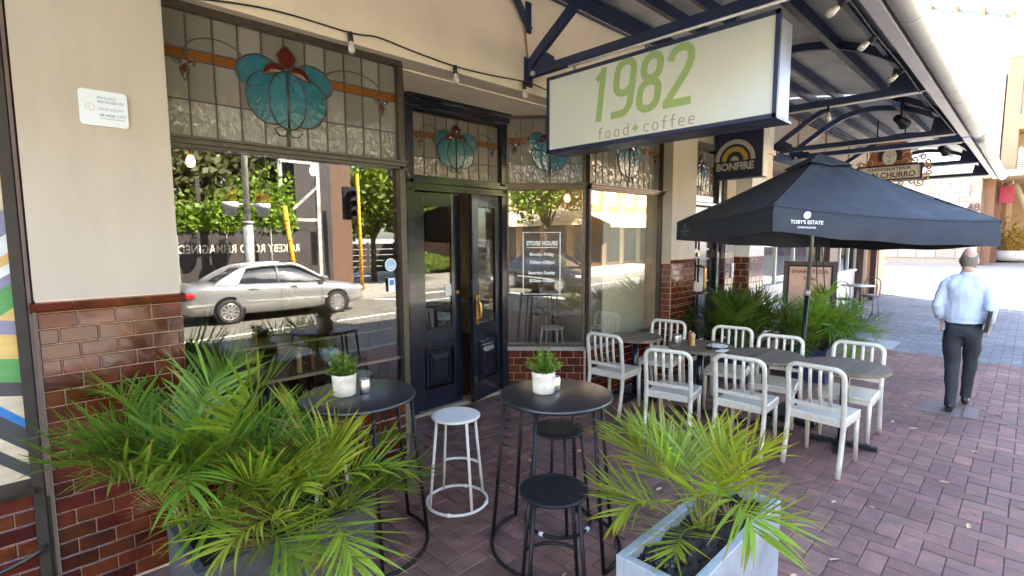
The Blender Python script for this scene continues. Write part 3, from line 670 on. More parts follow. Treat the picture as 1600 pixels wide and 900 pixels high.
mb = MB(); ribbon(mb, [(-.055+.019*math.cos(R(60*k+30)), .002+.019*math.sin(R(60*k+30))) for k in range(6)], .002, (0, -.005, 0), (1, 0, 0), (0, 0, 1), (0, -1, 0), .0005, closed=True); ribbon(mb, [(-.06, .009), (-.06, -.004), (-.052, -.004)], .002, (0, -.005, 0), (1, 0, 0), (0, 0, 1), (0, -1, 0), .0005); mb.build('hexagon_mark', mat('copper_print', (.5, .3, .2), .5), pq)

# ---------------------------------------------------------------- shop on the left edge with a painted window
ms = thing('mural_shop', 'shopfront beside the plaque pier with a colourful striped window graphic', 'shopfront', (-.5, 3.5, 0))
mb = MB(); mb.box(-3, -.005, 3.5, 3.7, 0, .62); g = mb.build('stall_riser', M_grout, ms, world=True)
tile_wall(g, (-.78, 3.5), (-.005, 3.5), 0.06, .615)
mb = MB(); mb.prism([(-3, 3.52, .63), (-3, 3.42, .63), (-3, 3.415, .655), (-3, 3.53, .69)], (3, 0, 0)); mb.build('sill', M_bronze, ms, world=True)
mb = MB(); mb.bar((.015, 3.47, 0), (.015, 3.47, 3.25), .045, .06, (0, 1, 0)); mb.bar((-3, 3.49, 2.45), (0, 3.49, 2.45), .06, .04); mb.build('window_frame', M_framepaint, ms, world=True); mb = MB(); mb.bar((.05, 3.445, .6), (.05, 3.445, 3.25), .014, .02, (0, 1, 0)); mb.build('frame_strip', mat('mauve_brown_strip', (.16, .11, .1), .85, spec=.1), ms, world=True)
gr = MB(); cols_ = []
pal = [('cream', (.66, .55, .38)), ('lilac_grey', (.27, .25, .36)), ('sky_blue', (.1, .27, .6)), ('warm_yellow', (.75, .5, .16)), ('leaf_green', (.1, .33, .1)), ('charcoal', (.06, .06, .065)), ('white', (.8, .8, .78)), ('brown', (.35, .15, .06)), ('deep_blue', (.03, .2, .5))]
PM = [mat('mural_'+a, c, .35, var=.12, scale=3, stretch=(1, 1, 9)) for a, c in pal]
z_ = .69; seq = [5, 0, 5, 8, 0, 5, 4, 3, 1, 3, 4, 1, 6, 3, 6, 1, 0, 3, 1, 2, 1, 0, 2, 1, 0, 1, 2]; k_ = 0
rr_ = random.Random(3)
while z_ < 2.43:
    h_ = rr_.choice([.05, .07, .09, .12]); sl_ = (-1.0 if z_ < 1.05 else -.15 if z_ < 1.5 else .75)+rr_.uniform(-.05, .05)
    z2 = min(2.43, z_+h_); gr2 = MB(); gr2.add([(-.95, 3.505, z_-sl_*.95), (-.005, 3.505, z_), (-.005, 3.505, z2+.0), (-.95, 3.505, z2-sl_*.95)], [(0, 1, 2, 3)])
    bm_ = bmesh.new()
    for v in gr2.v: bm_.verts.new(v)
    bm_.faces.new(bm_.verts)
    for co, no in (((0, 0, .68), (0, 0, -1)), ((0, 0, 2.43), (0, 0, 1))): bmesh.ops.bisect_plane(bm_, geom=bm_.verts[:]+bm_.edges[:]+bm_.faces[:], plane_co=co, plane_no=no, clear_outer=True)
    if len(bm_.faces):
        t_ = MB(); t_.addbm(bm_); t_.v = [Vector((v.x, v.y-.0005*(k_ % 3), v.z)) for v in t_.v]; t_.build('mural_stripe', PM[seq[k_ % len(seq)]], ms, world=True)
    else: bm_.free()
    z_ = z2; k_ += 1
mb = MB(); mb.box(-.003, .067, 3.49, 3.75, 0, 3.25); mb.box(.0365, .068, 3.452, 3.489, 0, 3.25); mb.build('jamb', M_framepaint, ms, world=True)
mb = MB(); mb.box(-3, -.004, 3.515, 3.53, .68, 3.25); mb.build('window_backing', PM[0], ms, world=True)
mb = MB(); mb.tube(smoothpath([(-.4, 3.40, .24), (-.1, 3.41, .30), (.0, 3.42, .335), (.03, 3.47, .345)]), .012, 8)
mb.build('metal_pipe', M_bronze, ms, world=True)
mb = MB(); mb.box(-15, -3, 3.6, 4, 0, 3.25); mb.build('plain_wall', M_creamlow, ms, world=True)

# ================================================================== AWNINGS
def awning(name, label, x0, x1, trusses, skew=0):
    aw = thing(name, label, 'awning', ((x0+x1)/2, 2.1, 3.4), group=None)
    prof = smoothpath([(3.42, 4.38), (3.0, 4.34), (2.5, 4.27), (2.1, 4.2), (1.7, 4.1), (1.35, 3.96), (1.05, 3.75), (.85, 3.55), (.75, 3.42)], 3)
    mb = MB(); n = int((x1-x0)/.076*6); vs = []; P = len(prof)
    for i in range(n+1):
        x = x0+(x1-x0)*i/n; w = .009*math.sin(2*math.pi*x/.076)
        for k, p in enumerate(prof):
            a = prof[max(0, k-1)]; b = prof[min(P-1, k+1)]; t = (b-a).normalized()
            vs.append((x, p[0]-t[1]*w, p[1]+t[0]*w))
    fs = [(i*P+k, i*P+k+1, (i+1)*P+k+1, (i+1)*P+k) for i in range(n) for k in range(P-1)]
    mb.add(vs, fs, 0, True); mb.build('corrugated_roof', M_roof, aw, world=True)
    for (y, z, w, h) in ((2.83, 4.235, .09, .1), (2.42, 4.185, .06, .1), (1.70, 4.03, .09, .1), (1.22, 3.82, .05, .06)):
        mb = MB(); mb.bar((x0+.05, y, z), (x1-.05, y, z), w, h, (0, -.25, 1)); mb.build('purlin', M_navysteel, aw, world=True)
    mb = MB(); mb.bar((x0, 3.38, 4.27), (x1, 3.38, 4.27), .05, .12); mb.bar((x0, 3.35, 4.33), (x1, 3.35, 4.33), .08, .03); mb.tube([(x0, 3.37, 4.16), (x1, 3.37, 4.16)], .015, 6); mb.build('wall_plate', M_navysteel, aw, world=True)
    arcp = smoothpath([(3.42, 3.45), (3.26, 3.58), (3.03, 3.74), (2.76, 3.92), (2.48, 4.05), (2.15, 4.10), (1.79, 4.05), (1.46, 3.94), (1.12, 3.73), (.97, 3.52), (.9, 3.42)], 4)
    for tx in trusses:
        mb = MB(); mb.tube([(tx, p[0], p[1]) for p in arcp], .022, 8, ry=.042, ref=(1, 0, 0), power=6, smooth=False) if False else None
        for i in range(len(arcp)-1):
            mb.bar((tx, arcp[i][0], arcp[i][1]), (tx, arcp[i+1][0], arcp[i+1][1]), .05, .085, (0, -.3, 1))
        mb.bar((tx, 3.42, 3.41), (tx, .84, 3.41), .06, .075)
        mb.prism([(tx-.006, 3.42, 3.36), (tx-.006, 3.05, 3.37), (tx-.006, 3.1, 3.5), (tx-.006, 3.25, 3.60), (tx-.006, 3.42, 3.52)], (.012, 0, 0))
        mb.prism([(tx-.006, .84, 3.40), (tx-.006, 1.2, 3.40), (tx-.006, 1.16, 3.66), (tx-.006, .95, 3.56)], (.012, 0, 0))
        mb.box(tx-.05, tx+.05, 3.40, 3.425, 3.3, 3.56)
        mb.build('truss', M_navysteel, aw, world=True)
        mb = MB(); mb.tube([(tx-.035, 3.30, 3.385), (tx-.065, 3.30, 3.385)], .022, 10); mb.build('bolt', M_galv, aw, world=True)
        mb = MB(); mb.tube([(tx-.034, 2.9, 3.356), (tx-.034, .9, 3.356)], .011, 6); mb.build('conduit', M_white, aw, world=True)
    bx = MB(); bx.bbox(x0, x1, .765, .86, 3.345, 3.445, .006); bx.build('edge_beam', mat('pale_edge_beam', (.5, .46, .46), .45, metal=.2, dirt=.3, dcol=(.35, .3, .3)) if 'pale_edge_beam' not in MATS else MATS['pale_edge_beam'], aw, world=True)
    gx = MB(); gx.tube([(x0+(x1-x0)*k/12, .675, 3.395) for k in range(13)], .082, 20); g = gx.build('gutter_pipe', M_galv, aw, world=True)
    for k in range(1, int((x1-x0)/3)+1):
        mb = MB(); mb.tube([(x0+3*k-.015, .675, 3.395), (x0+3*k+.015, .675, 3.395)], .0845, 20); mb.build('pipe_joint', M_galv, g, world=True)
    return aw
awning('street_awning', 'navy trussed awning of corrugated iron over the cafe tables', -1.6, 10.15, (.36, 3.57, 6.8, 9.95))
A2 = awning('street_awning', 'second navy awning beyond, over the neighbouring shops', 10.3, 18.3, (10.9, 14.2, 17.3))
mb = MB(); mb.box(3.54, 3.6, 3.395, 3.418, 3.78, 4.05); mb.bar((3.57, 3.39, 3.8), (3.3, 3.36, 4.1), .04, .05); bk = mb.build('wall_bracket', M_navysteel, None)
tag(bk, 'short navy steel bracket bolted to the cream wall above the awning foot', 'bracket')
mb = MB(); mb.tube(smoothpath([(3.46, 3.41, 3.98), (3.50, 3.405, 3.93), (3.53, 3.405, 3.75), (3.555, 3.405, 3.55), (3.57, 3.405, 3.42)], 5), .009, 6)
tag(mb.build('wall_cable', mat('old_cable', (.2, .13, .1), .7)), 'thin brown cable running down the cream wall to the truss foot', 'cable')
# festoon lights along the fascia and under the awning edge
M_cable = mat('black_cable', (.015, .012, .011), .6)
def festoon(label, pts, bulbs, tilt):
    f = thing('festoon_light_string', label, 'string lights', pts[0])
    mb = MB(); mb.tube(smoothpath(pts, 6), .006, 6); mb.build('cable', M_cable, f, world=True)
    for (x, y, z) in bulbs:
        d = Vector(tilt).normalized(); p = Vector((x, y, z)); b = MB(); b.tube([p-d*.01, p+d*.055], .018, 10); so_ = b.build('socket', M_cable, f, world=True)
        g = MB(); c = p+d*.055; M = d.to_track_quat('Z', 'Y').to_matrix()
        g.lathe([(.013, 0), (.016, .012), (.024, .038), (.026, .054), (.022, .07), (.012, .08), (0, .083)], 14); g.v = [c+M @ v for v in g.v]; bl = g.build('bulb', M_clear, f, world=True)
        c2 = MB(); c2.tube([c+d*.005, c+d*.06], .007, 6); c2.build('filament', M_offwhite, bl, world=True)
festoon('black cable of clear festoon bulbs draped along the cream wall above the leadlights', [(.4, 3.41, 3.16), (1.17, 3.40, 3.30), (1.78, 3.40, 3.31), (2.0, 3.40, 3.335), (2.3, 3.40, 3.31), (2.69, 3.40, 3.29), (3.05, 3.40, 3.30), (3.46, 3.40, 3.33), (3.60, 3.33, 3.30), (3.9, 3.2, 3.2)],
        [(1.78, 3.395, 3.30), (2.69, 3.395, 3.28), (3.47, 3.37, 3.30)], (0, -.15, -1))
festoon('festoon bulbs hanging from the inner side of the awning edge beam', [(-1, .9, 3.36), (2, .9, 3.34), (3.78, .9, 3.35), (4.56, .9, 3.34), (5.7, .9, 3.35), (6.8, .92, 3.36), (8, .9, 3.34), (9.9, .9, 3.36)], [(3.78, .9, 3.35), (4.6, .9, 3.345), (5.72, .9, 3.35)], (-.1, .8, -.6))
for i, (x, y, z) in enumerate(((6.77, 1.74, 3.37),)):
    f = thing('hanging_bulb', 'single clear bulb hanging under the second awning truss', 'light bulb', (x, y, z))
    mb = MB(); mb.tube([(0, 0, 0), (0, 0, -.07)], .02, 10); mb.build('socket', M_cable, f)
    mb = MB(); mb.lathe([(.014, -.07), (.03, -.115), (.033, -.135), (.026, -.16), (0, -.172)], 14); mb.build('bulb', M_clear, f)
for i, (x, y, z, l) in enumerate(((8.6, 1.35, 3.42, 'first'), (12.1, 1.25, 3.42, 'second'))):
    f = thing('spot_light', 'black spotlight clamped under the awning '+('above the umbrella' if i == 0 else 'beside the carved sign'), 'spotlight', (x, y, z))
    mb = MB(); mb.tube([(0, 0, .3), (0, 0, 0)], .012, 8); mb.build('stem', M_black, f)
    mb = MB(); mb.tube([(-.09, .03, .03), (.05, -.02, -.02), (.09, -.03, -.04)], [.05, .062, .075], 14); mb.build('lamp_head', M_black, f)

# ================================================================== SIGNS
sg = thing('hanging_sign', 'large white box sign in a navy frame reading 1982 food + coffee, hung under the awning', 'sign', (3.57, 2.19, 2.66))
mb = MB(); mb.bbox(3.578, 3.84, 1.225, 3.155, 2.675, 3.305, .006); mb.build('sign_box', mat('blue_grey_sign_case', (.28, .33, .42), .35, metal=.3), sg, world=True)
mb = MB()
for a, b in (((3.57, 3.168, 2.672), (3.57, 1.21, 2.672)), ((3.57, 3.168, 3.31), (3.57, 1.21, 3.31)), ((3.57, 3.155, 2.66), (3.57, 3.155, 3.32)), ((3.57, 1.222, 2.66), (3.57, 1.222, 3.32))):
    mb.bar(a, b, .03, .028, (0, 0, 1) if abs(a[2]-b[2]) < .01 else (0, 1, 0))
mb.box(3.572, 3.85, 1.21, 3.17, 2.655, 2.674)
mb.build('sign_frame', M_navysteel, sg, world=True)
mb = MB(); mb.box(3.566, 3.579, 1.235, 3.142, 2.685, 3.298); mb.build('sign_face', M_signwhite, sg, world=True)
for y in (2.9, 2.2, 1.5):
    mb = MB(); mb.tube([(3.62, y, 3.30), (3.62, y, 3.38)], .01, 6); mb.build('hanger', M_galv, sg, world=True)
SO = Vector((3.5655, 3.17, 0)); SX, SZ, SN = (0, -1, 0), (0, 0, 1), (-1, 0, 0)
def sgl(pts, w, m, name, sh=.13, closed=False, z0=2.85, x0=0):
    mb = MB(); ribbon(mb, [(x0+x+(y-.22)*sh, z0+y) for x, y in pts], w, SO, SX, SZ, SN, .0025, closed=closed); mb.build(name, m, sg, world=True)
def rr(cx_, cy_, w, h, r, a0=0, a1=360):
    """points of a rounded rectangle, counter-clockwise"""
    out = []
    for qx, qy, a in ((1, 1, 0), (-1, 1, 90), (-1, -1, 180), (1, -1, 270)):
        out += [(cx_+qx*(w/2-r)+r*math.cos(R(a+15*i)), cy_+qy*(h/2-r)+r*math.sin(R(a+15*i))) for i in range(7)]
    return out
w_ = .056
one = MB(); ribbon(one, [(.595+x+(y-.22)*.13, 2.85+y) for x, y in ((0, 0), (0, .425))], w_, SO, SX, SZ, SN, .0025); ribbon(one, [(.595+x+(y-.22)*.13, 2.85+y) for x, y in ((-.062, .335), (.01, .40), (.01, .425))][:2], w_*.85, SO, SX, SZ, SN, .0022); one.build('numeral', M_green, sg, world=True)
top9 = rr(.81, .30, .145, .245, .07)
k9 = top9[7:]+top9[:1]
sgl([(.8825, .30-.12+.05)]+[], .01, M_green, 'numeral') if False else None
p9 = [(.8825-.01, .185)]; c9 = rr(.81, .305, .150, .235, .07)
nine = MB(); f9 = lambda L: [(x+(y-.22)*.13, 2.85+y) for x, y in L]
ribbon(nine, f9(c9), w_, SO, SX, SZ, SN, .0025, closed=True)
ribbon(nine, f9([(.885, .30), (.885, .13), (.88, .09), (.865, .06), (.845, .04), (.815, .03), (.715, .028)]), w_, SO, SX, SZ, SN, .0023)
nine.build('numeral', M_green, sg, world=True)
eight = MB(); ribbon(eight, f9(rr(1.045, .332, .135, .165, .066)), w_, SO, SX, SZ, SN, .0025, closed=True); ribbon(eight, f9(rr(1.045, .128, .155, .20, .072)), w_, SO, SX, SZ, SN, .0023, closed=True); eight.build('numeral', M_green, sg, world=True)
two = MB(); ribbon(two, f9([(1.20, .33), (1.202, .36), (1.215, .39), (1.24, .408), (1.275, .413), (1.315, .408), (1.34, .39), (1.355, .36), (1.358, .32), (1.352, .28), (1.335, .24), (1.305, .19), (1.27, .135), (1.24, .09), (1.212, .045), (1.205, .028)]), w_, SO, SX, SZ, SN, .0025); ribbon(two, f9([(1.18, .028), (1.40, .028)]), w_, SO, SX, SZ, SN, .0022); two.build('numeral', M_green, sg, world=True)
# thin rounded lower-case lettering: food + coffee
LT = {'f': ([[(.02, 0), (.02, .07), (.024, .083), (.035, .088), (.046, .088)], [(.003, .055), (.04, .055)]], .05),
      'o': ([[(.006, .02), (.006, .04), (.014, .053), (.027, .057), (.04, .053), (.048, .04), (.048, .02), (.04, .007), (.027, .003), (.014, .007), (.006, .02)]], .062),
      'd': ([[(.048, .09), (.048, .003)], [(.048, .045), (.04, .054), (.027, .057), (.014, .053), (.006, .04), (.006, .02), (.014, .007), (.027, .003), (.04, .006), (.048, .014)]], .062),
      'c': ([[(.044, .05), (.034, .056), (.024, .057), (.013, .052), (.006, .04), (.006, .02), (.013, .008), (.024, .003), (.034, .004), (.044, .01)]], .056),
      'e': ([[(.007, .03), (.046, .03), (.046, .04), (.038, .053), (.026, .057), (.013, .052), (.006, .04), (.006, .02), (.013, .008), (.026, .003), (.043, .006)]], .058)}
def letters(s, x, z, k, name, m, gap):
    for ch in s:
        L, adv = LT[ch]; mb = MB()
        for st_ in L: ribbon(mb, [(x+a*k, z+b*k) for a, b in st_], .0085, SO, SX, SZ, SN, .002)
        mb.build(name, m, sg, world=True); x += adv*k+gap
    return x
letters('food', .565, 2.705, 1.02, 'letter', M_taupe, .022)
pl = MB(); ribbon(pl, [(.895, 2.748), (.95, 2.748)], .02, SO, SX, SZ, SN, .0025); ribbon(pl, [(.9225, 2.72), (.9225, 2.776)], .02, SO, SX, SZ, SN, .0022); pl.build('plus_sign', M_green, sg, world=True)
letters('coffee', .995, 2.705, 1.02, 'letter', M_taupe, .0165)

bs = thing('projecting_sign', 'square navy sign reading BONFIRE with a yellow and white arch logo', 'sign', (7.55, 3.1, 2.73))
mb = MB(); mb.bbox(7.55, 7.75, 2.72, 3.40, 2.735, 3.45, .005); mb.build('sign_box', M_signnavy, bs, world=True)
mb = MB(); mb.box(7.56, 7.74, 2.712, 2.7195, 2.745, 3.44)
for k in range(7): mb.box(7.565, 7.735, 2.706, 2.712, 2.76+k*.022, 2.768+k*.022)
mb.build('vent_panel', M_galv, bs, world=True)
BO = Vector((7.5495, 3.10, 2.985))
for r_, wd, m_ in ((.255, .062, M_offwhite), (.155, .066, M_yellow)):
    mb = MB(); ribbon(mb, [(r_*math.cos(R(a)), r_*1.05*math.sin(R(a))) for a in range(0, 181, 9)], wd, BO, SX, SZ, SN, .003); mb.build('logo_arch', m_, bs, world=True)
mb = MB(); mb.prism([BO+Vector((0, -.06*math.cos(R(a)), .062*math.sin(R(a)))) for a in range(0, 181, 12)], (-.003, 0, 0)); mb.build('logo_dome', M_offwhite, bs, world=True)
text('lettering', 'BONFIRE', .145, (7.546, 3.10, 2.855), FACE_UP_ROAD, M_offwhite, bs, bold=.006, align='CENTER', sx=.93)

cs = thing('carved_sign', 'carved chocolateria sign with a painted face and curled copper border', 'sign', (12.6, 2.1, 3.0))
M_cop = mat('copper_scroll', (.45, .16, .05), .4, var=.2); M_ivory = mat('ivory_panel', (.75, .66, .5), .5, var=.06); M_br = mat('dark_brown_paint', (.045, .02, .012), .5)
mb = MB(); mb.bbox(12.6, 12.66, 1.62, 2.62, 3.02, 3.27, .01); mb.build('panel', M_ivory, cs, world=True)
mb = MB()
for a, b in (((12.59, 1.6, 3.005), (12.59, 2.64, 3.005)), ((12.59, 1.6, 3.285), (12.59, 2.64, 3.285)), ((12.59, 1.6, 3.0), (12.59, 1.6, 3.29)), ((12.59, 2.64, 3.0), (12.59, 2.64, 3.29))): mb.bar(a, b, .05, .03, (0, 0, 1) if a[2] == b[2] else (0, 1, 0))
mb.build('panel_frame', M_br, cs, world=True)
mb = MB(); mb.prism([(12.6, 2.12+.36*math.cos(R(a)), 3.3+.55*math.sin(R(a))) for a in range(0, 181, 12)], (.05, 0, 0)); mb.build('crest', M_cop, cs, world=True)
mb = MB(); mb.prism([(12.594, 2.12+.2*math.cos(R(a)), 3.46+.24*math.sin(R(a))) for a in range(-20, 201, 11)], (.01, 0, 0)); mb.build('hair', M_br, cs, world=True)
mb = MB(); mb.prism([(12.588, 2.12+.115*math.cos(R(a)), 3.45+.16*math.sin(R(a))) for a in range(0, 360, 18)], (.01, 0, 0)); mb.prism([(12.591, 2.06, 3.287), (12.591, 2.18, 3.287), (12.591, 2.17, 3.36), (12.591, 2.07, 3.36)], (.01, 0, 0)); mb.build('face', M_ivory, cs, world=True)
mb = MB()
for q in (-1, 1): ribbon(mb, [(q*.03, .03), (q*.05, .036), (q*.07, .03)], .009, (12.587, 2.12, 3.45), SX, SZ, SN, .002)
ribbon(mb, [(.0, .04), (.012, -.02), (-.008, -.03)], .01, (12.587, 2.12, 3.45), SX, SZ, SN, .002); ribbon(mb, [(-.03, -.075), (0, -.083), (.03, -.07)], .01, (12.587, 2.12, 3.45), SX, SZ, SN, .002); mb.build('face_lines', M_br, cs, world=True)
for (y, z, r_, s_) in [(1.55, 3.0, .07, 1), (1.5, 3.1, .06, -1), (1.5, 3.2, .06, 1), (1.52, 3.3, .065, -1), (1.6, 3.40, .06, 1), (1.72, 3.36, .07, -1), (1.85, 3.34, .06, 1), (1.83, 3.45, .08, 1), (2.45, 3.36, .08, -1), (2.6, 3.33, .07, 1), (2.72, 3.2, .07, 1), (2.72, 3.05, .07, -1), (1.75, 2.95, .07, 1), (1.92, 2.93, .06, -1), (2.1, 2.95, .06, 1), (1.62, 2.92, .08, -1)]:
    mb = MB(); mb.tube([(12.6, y+r_*(1-k/22)*math.cos(s_*k*.5), z+r_*(1-k/22)*math.sin(s_*k*.5)) for k in range(18)], .016, 6)
    mb.build('scroll', M_cop, cs, world=True)
    mb = MB(); mb.tube([(12.585, y+r_*(1.04-k/22)*math.cos(s_*k*.5), z+r_*(1.04-k/22)*math.sin(s_*k*.5)) for k in range(9)], .006, 5); mb.build('scroll_highlight', M_ivory, cs, world=True)
text('lettering', 'CHOCOLATERIA', .082, (12.595, 2.12, 3.19), FACE_UP_ROAD, M_br, cs, bold=.002, align='CENTER', sx=1.05, spacing=1.1)
text('lettering', 'SAN CHURRO', .15, (12.595, 2.12, 3.05), FACE_UP_ROAD, M_br, cs, bold=.003, align='CENTER', sx=.9)
mb = MB(); mb.bar((12.63, 1.9, 3.8), (12.63, 1.9, 4.2), .02, .02); mb.bar((12.63, 2.35, 3.8), (12.63, 2.35, 4.2), .02, .02); mb.build('hanger', M_black, cs, world=True)

# ================================================================== FURNITURE
def bar_table(loc, label, rz):
    t = thing('bar_table', label, 'bar table', loc, rz, group='black metal bar tables')
    mb = MB(); mb.lathe([(0, .938), (.30, .938), (.33, .935), (.338, .94), (.341, .95), (.337, .96), (.33, .963), (0, .963)], 56); mb.build('tabletop', M_blacktop, t)
    for k in range(2):
        a0 = 180*k; path = arc((0, 0, .014), .395, a0-58, a0+58, 18)
        mb = MB(); mb.tube(path, .0115, 8); mb.build('base_ring', M_black, t)
        for a in (a0-58, a0-14 if k else a0+14, a0+58):
            mb = MB(); c, s_ = math.cos(R(a)), math.sin(R(a)); mb.tube([(c*.395, s_*.395, .012), (c*.31, s_*.31, .94)], .0115, 8); mb.build('leg', M_black, t)
    return t
BT1 = bar_table((1.44, 2.80, 0), 'round black bar table by the big window, holding a potted herb', R(-45))
BT2 = bar_table((2.295, 1.965, 0), 'round black bar table in front of the door with a stool beneath it', R(-38))
def stool(loc, label, m, rz, h=.65, grp='round metal stools'):
    t = thing('bar_stool', label, 'stool', loc, rz, group=grp)
    mb = MB(); mb.lathe([(0, h-.022), (.155, h-.022), (.168, h-.018), (.174, h-.01), (.172, h-.003), (.16, h), (.1, h-.003), (0, h-.004)], 44); mb.build('seat', m, t)
    for k in range(4):
        a = R(90*k+45); mb = MB(); mb.tube([(math.cos(a)*.152, math.sin(a)*.152, h-.02), (math.cos(a)*.215, math.sin(a)*.215, .012)], .0105, 8); mb.build('leg', m, t)
    mb = MB(); mb.tube(arc((0, 0, .012), .216, 0, 360, 40)[:-1], .0105, 8, closed=True); mb.build('base_ring', m, t)
    mb = MB(); mb.tube(arc((0, 0, .24), .192, 45, 135, 12), .0095, 8); mb.build('footrest', m, t)
    for k in range(4):
        a = R(90*k); mb = MB(); mb.tube([(math.cos(a-.07)*.216, math.sin(a-.07)*.216, .012), (math.cos(a+.07)*.216, math.sin(a+.07)*.216, .012)], .0135, 8); mb.build('ring_clip', M_white if m is M_black else m, t)
    return t
stool((2.18, 2.80, 0), 'white metal stool standing alone in front of the navy door', M_white, R(-55))
stool((1.20, 2.88, 0), 'white metal stool half hidden behind the palm fronds', M_white, R(20))
stool((2.505, 2.12, 0), 'black metal stool under the far side of the bar table', M_black, R(10))
stool((1.855, 1.60, 0), 'black metal stool standing clear of the bar table beside the pale planter', M_black, R(-42))

def tableware():
    pass
def herb_pot(loc, label, seed):
    r_ = random.Random(seed)
    t = thing('potted_herb', label, 'potted plant', loc, r_.random(), group='potted herbs on the bar tables')
    mb = MB(); mb.lathe([(0, 0), (.06, 0), (.066, .006), (.068, .06), (.0695, .098), (.0705, .100), (.0715, .128), (.069, .131), (.064, .128), (.062, .115), (0, .115)], 36)
    mb.v = [v*(1+.006*math.sin(9*math.atan2(v.y, v.x)+v.z*70)) if v.z > .01 else v for v in mb.v]
    mb.build('pot', mat('cream_fabric_pot', (.68, .61, .5), .85, var=.14, scale=25, bump=.4, bscale=50) if 'cream_fabric_pot' not in MATS else MATS['cream_fabric_pot'], t)
    lf = MB(); cols = []
    st_ = MB()
    for i in range(46):
        a = r_.uniform(0, 6.28); el = r_.uniform(.25, 1.45); L = r_.uniform(.07, .16)*(1.2 if r_.random() < .15 else 1)
        b = Vector((math.cos(a)*.03*r_.random(), math.sin(a)*.03*r_.random(), .11)); d = Vector((math.cos(a)*math.cos(el)*.8, math.sin(a)*math.cos(el)*.8, math.sin(el)))
        st_.tube([b, b+d*L*.5+Vector((0, 0, .008)), b+d*L], .0011, 4)
        for k in range(9):
            s = .3+.7*k/8; p = b+d*L*s
            for q in range(3):
                an = r_.uniform(0, 6.28); dr = Vector((math.cos(an), math.sin(an), r_.uniform(.0, .8))).normalized(); sd_ = dr.cross(Vector((0, 0, 1))).normalized(); l = r_.uniform(.015, .024); w = l*.45
                lf.add([p, p+dr*l*.5+sd_*w, p+dr*l, p+dr*l*.5-sd_*w], [(0, 1, 2, 3)]); cols.append((r_.random(), .3, 0))
    st_.build('stems', M_stem, t); o = lf.build('foliage', M_bush, t, recalc=False); leafattr(o, cols, 4); return t
def leafattr(o, cols, per):
    a = o.data.attributes.new('leaf', 'FLOAT_COLOR', 'POINT'); flat = []
    for c in cols:
        if per > 1 or len(c) == 3:
            for k in range(per): flat += [c[0], c[1], c[2], 1]
        else: flat += list(c)
    a.data.foreach_set('color', flat)
herb_pot((1.375, 2.845, .963), 'green herb in a cream fabric pot on the bar table by the big window', 1)
herb_pot((2.255, 2.03, .963), 'green herb in a cream fabric pot on the bar table before the door', 2)
def cup(loc, label, h=.085, r=.031, m=M_steel):
    t = thing('steel_cup', label, 'cup', loc, group='steel cups on the bar tables')
    mb = MB(); mb.lathe([(0, 0), (r-.004, 0), (r, .005), (r, h), (r-.002, h+.001), (r-.003, h-.004), (r-.003, .02), (0, .02)], 28); mb.build('cup_body', m, t)
    mb = MB()
    for k in range(6): a = k*1.1; mb.bar((math.cos(a)*.01, math.sin(a)*.01, .03), (math.cos(a)*.02, math.sin(a)*.02, h+.004+.003*(k % 3)), .006, .004)
    mb.build('sugar_sachets', mat('brown_sachets', (.3, .24, .12), .7) if 'brown_sachets' not in MATS else MATS['brown_sachets'], t); return t
cup((1.485, 2.80, .963), 'brushed steel cup beside the herb pot on the bar table by the big window')
cup((2.335, 2.005, .963), 'brushed steel cup half behind the herb pot on the bar table before the door')

def cafe_chair():
    """slatted aluminium cafe chair; local +x is forward, origin on the floor under the seat centre"""
    t = thing('cafe_chair', '', 'chair', (0, 0, 0), 0, group='pale aluminium slat-back chairs round the cafe tables')
    mb = MB(); mb.bbox(-.19, .22, -.205, .205, .425, .452, .008); mb.build('seat', M_alu, t)
    for q in (-1, 1):
        mb = MB(); mb.tube([(.185, q*.185, .44), (.19, q*.187, .25), (.20, q*.19, 0)], [.019, .017, .014], 8, ry=[.021, .018, .014], ref=(1, 0, 0), power=4); mb.build('leg', M_alu, t)
        mb = MB(); mb.bar((-.19, q*.2, .41), (.2, q*.2, .41), .018, .045); mb.build('side_apron', M_alu, t)
    mb = MB(); mb.bar((.2, -.19, .41), (.2, .19, .41), .018, .045); mb.build('front_apron', M_alu, t); mb = MB(); mb.bar((-.2, -.19, .415), (-.2, .19, .415), .018, .045); mb.build('rear_apron', M_alu, t)
    X = lambda z: -.205-.055*max(0, (z-.45)/.42)-.075*max(0, (.44-z)/.44)**1.5
    half = [(X(z), -.205, z) for z in (0, .1, .2, .3, .4, .5, .6, .7, .76)]
    cor = [(X(.86-.07*(1-math.sin(R(a)))), -.205+.07*(1-math.cos(R(a))), .79+.07*math.sin(R(a))) for a in range(10, 91, 16)]
    pth = half+cor; pth = pth+[(x, -y, z) for x, y, z in reversed(pth)]
    rr_ = [.0135 if p[2] < .3 else .0165 for p in pth]
    mb = MB(); mb.tube(pth, [.019]*len(pth), 8, ry=[.0145]*len(pth), ref=(1, 0, 0), power=4); mb.build('back_frame', M_alu, t)
    mb = MB(); mb.bar((X(.53), -.19, .53), (X(.53), .19, .53), .02, .032); mb.build('lower_rail', M_alu, t)
    for k in range(4):
        y = -.111+.074*k; mb = MB(); mb.tube([(X(.53), y, .54), (X(.66)-.012, y, .66), (X(.78)-.008, y, .78), (X(.86), y, .857)], .013, 8, ry=.007, ref=(1, 0, 0), power=4); mb.build('back_slat', M_alu, t)
    return t
proto = cafe_chair()
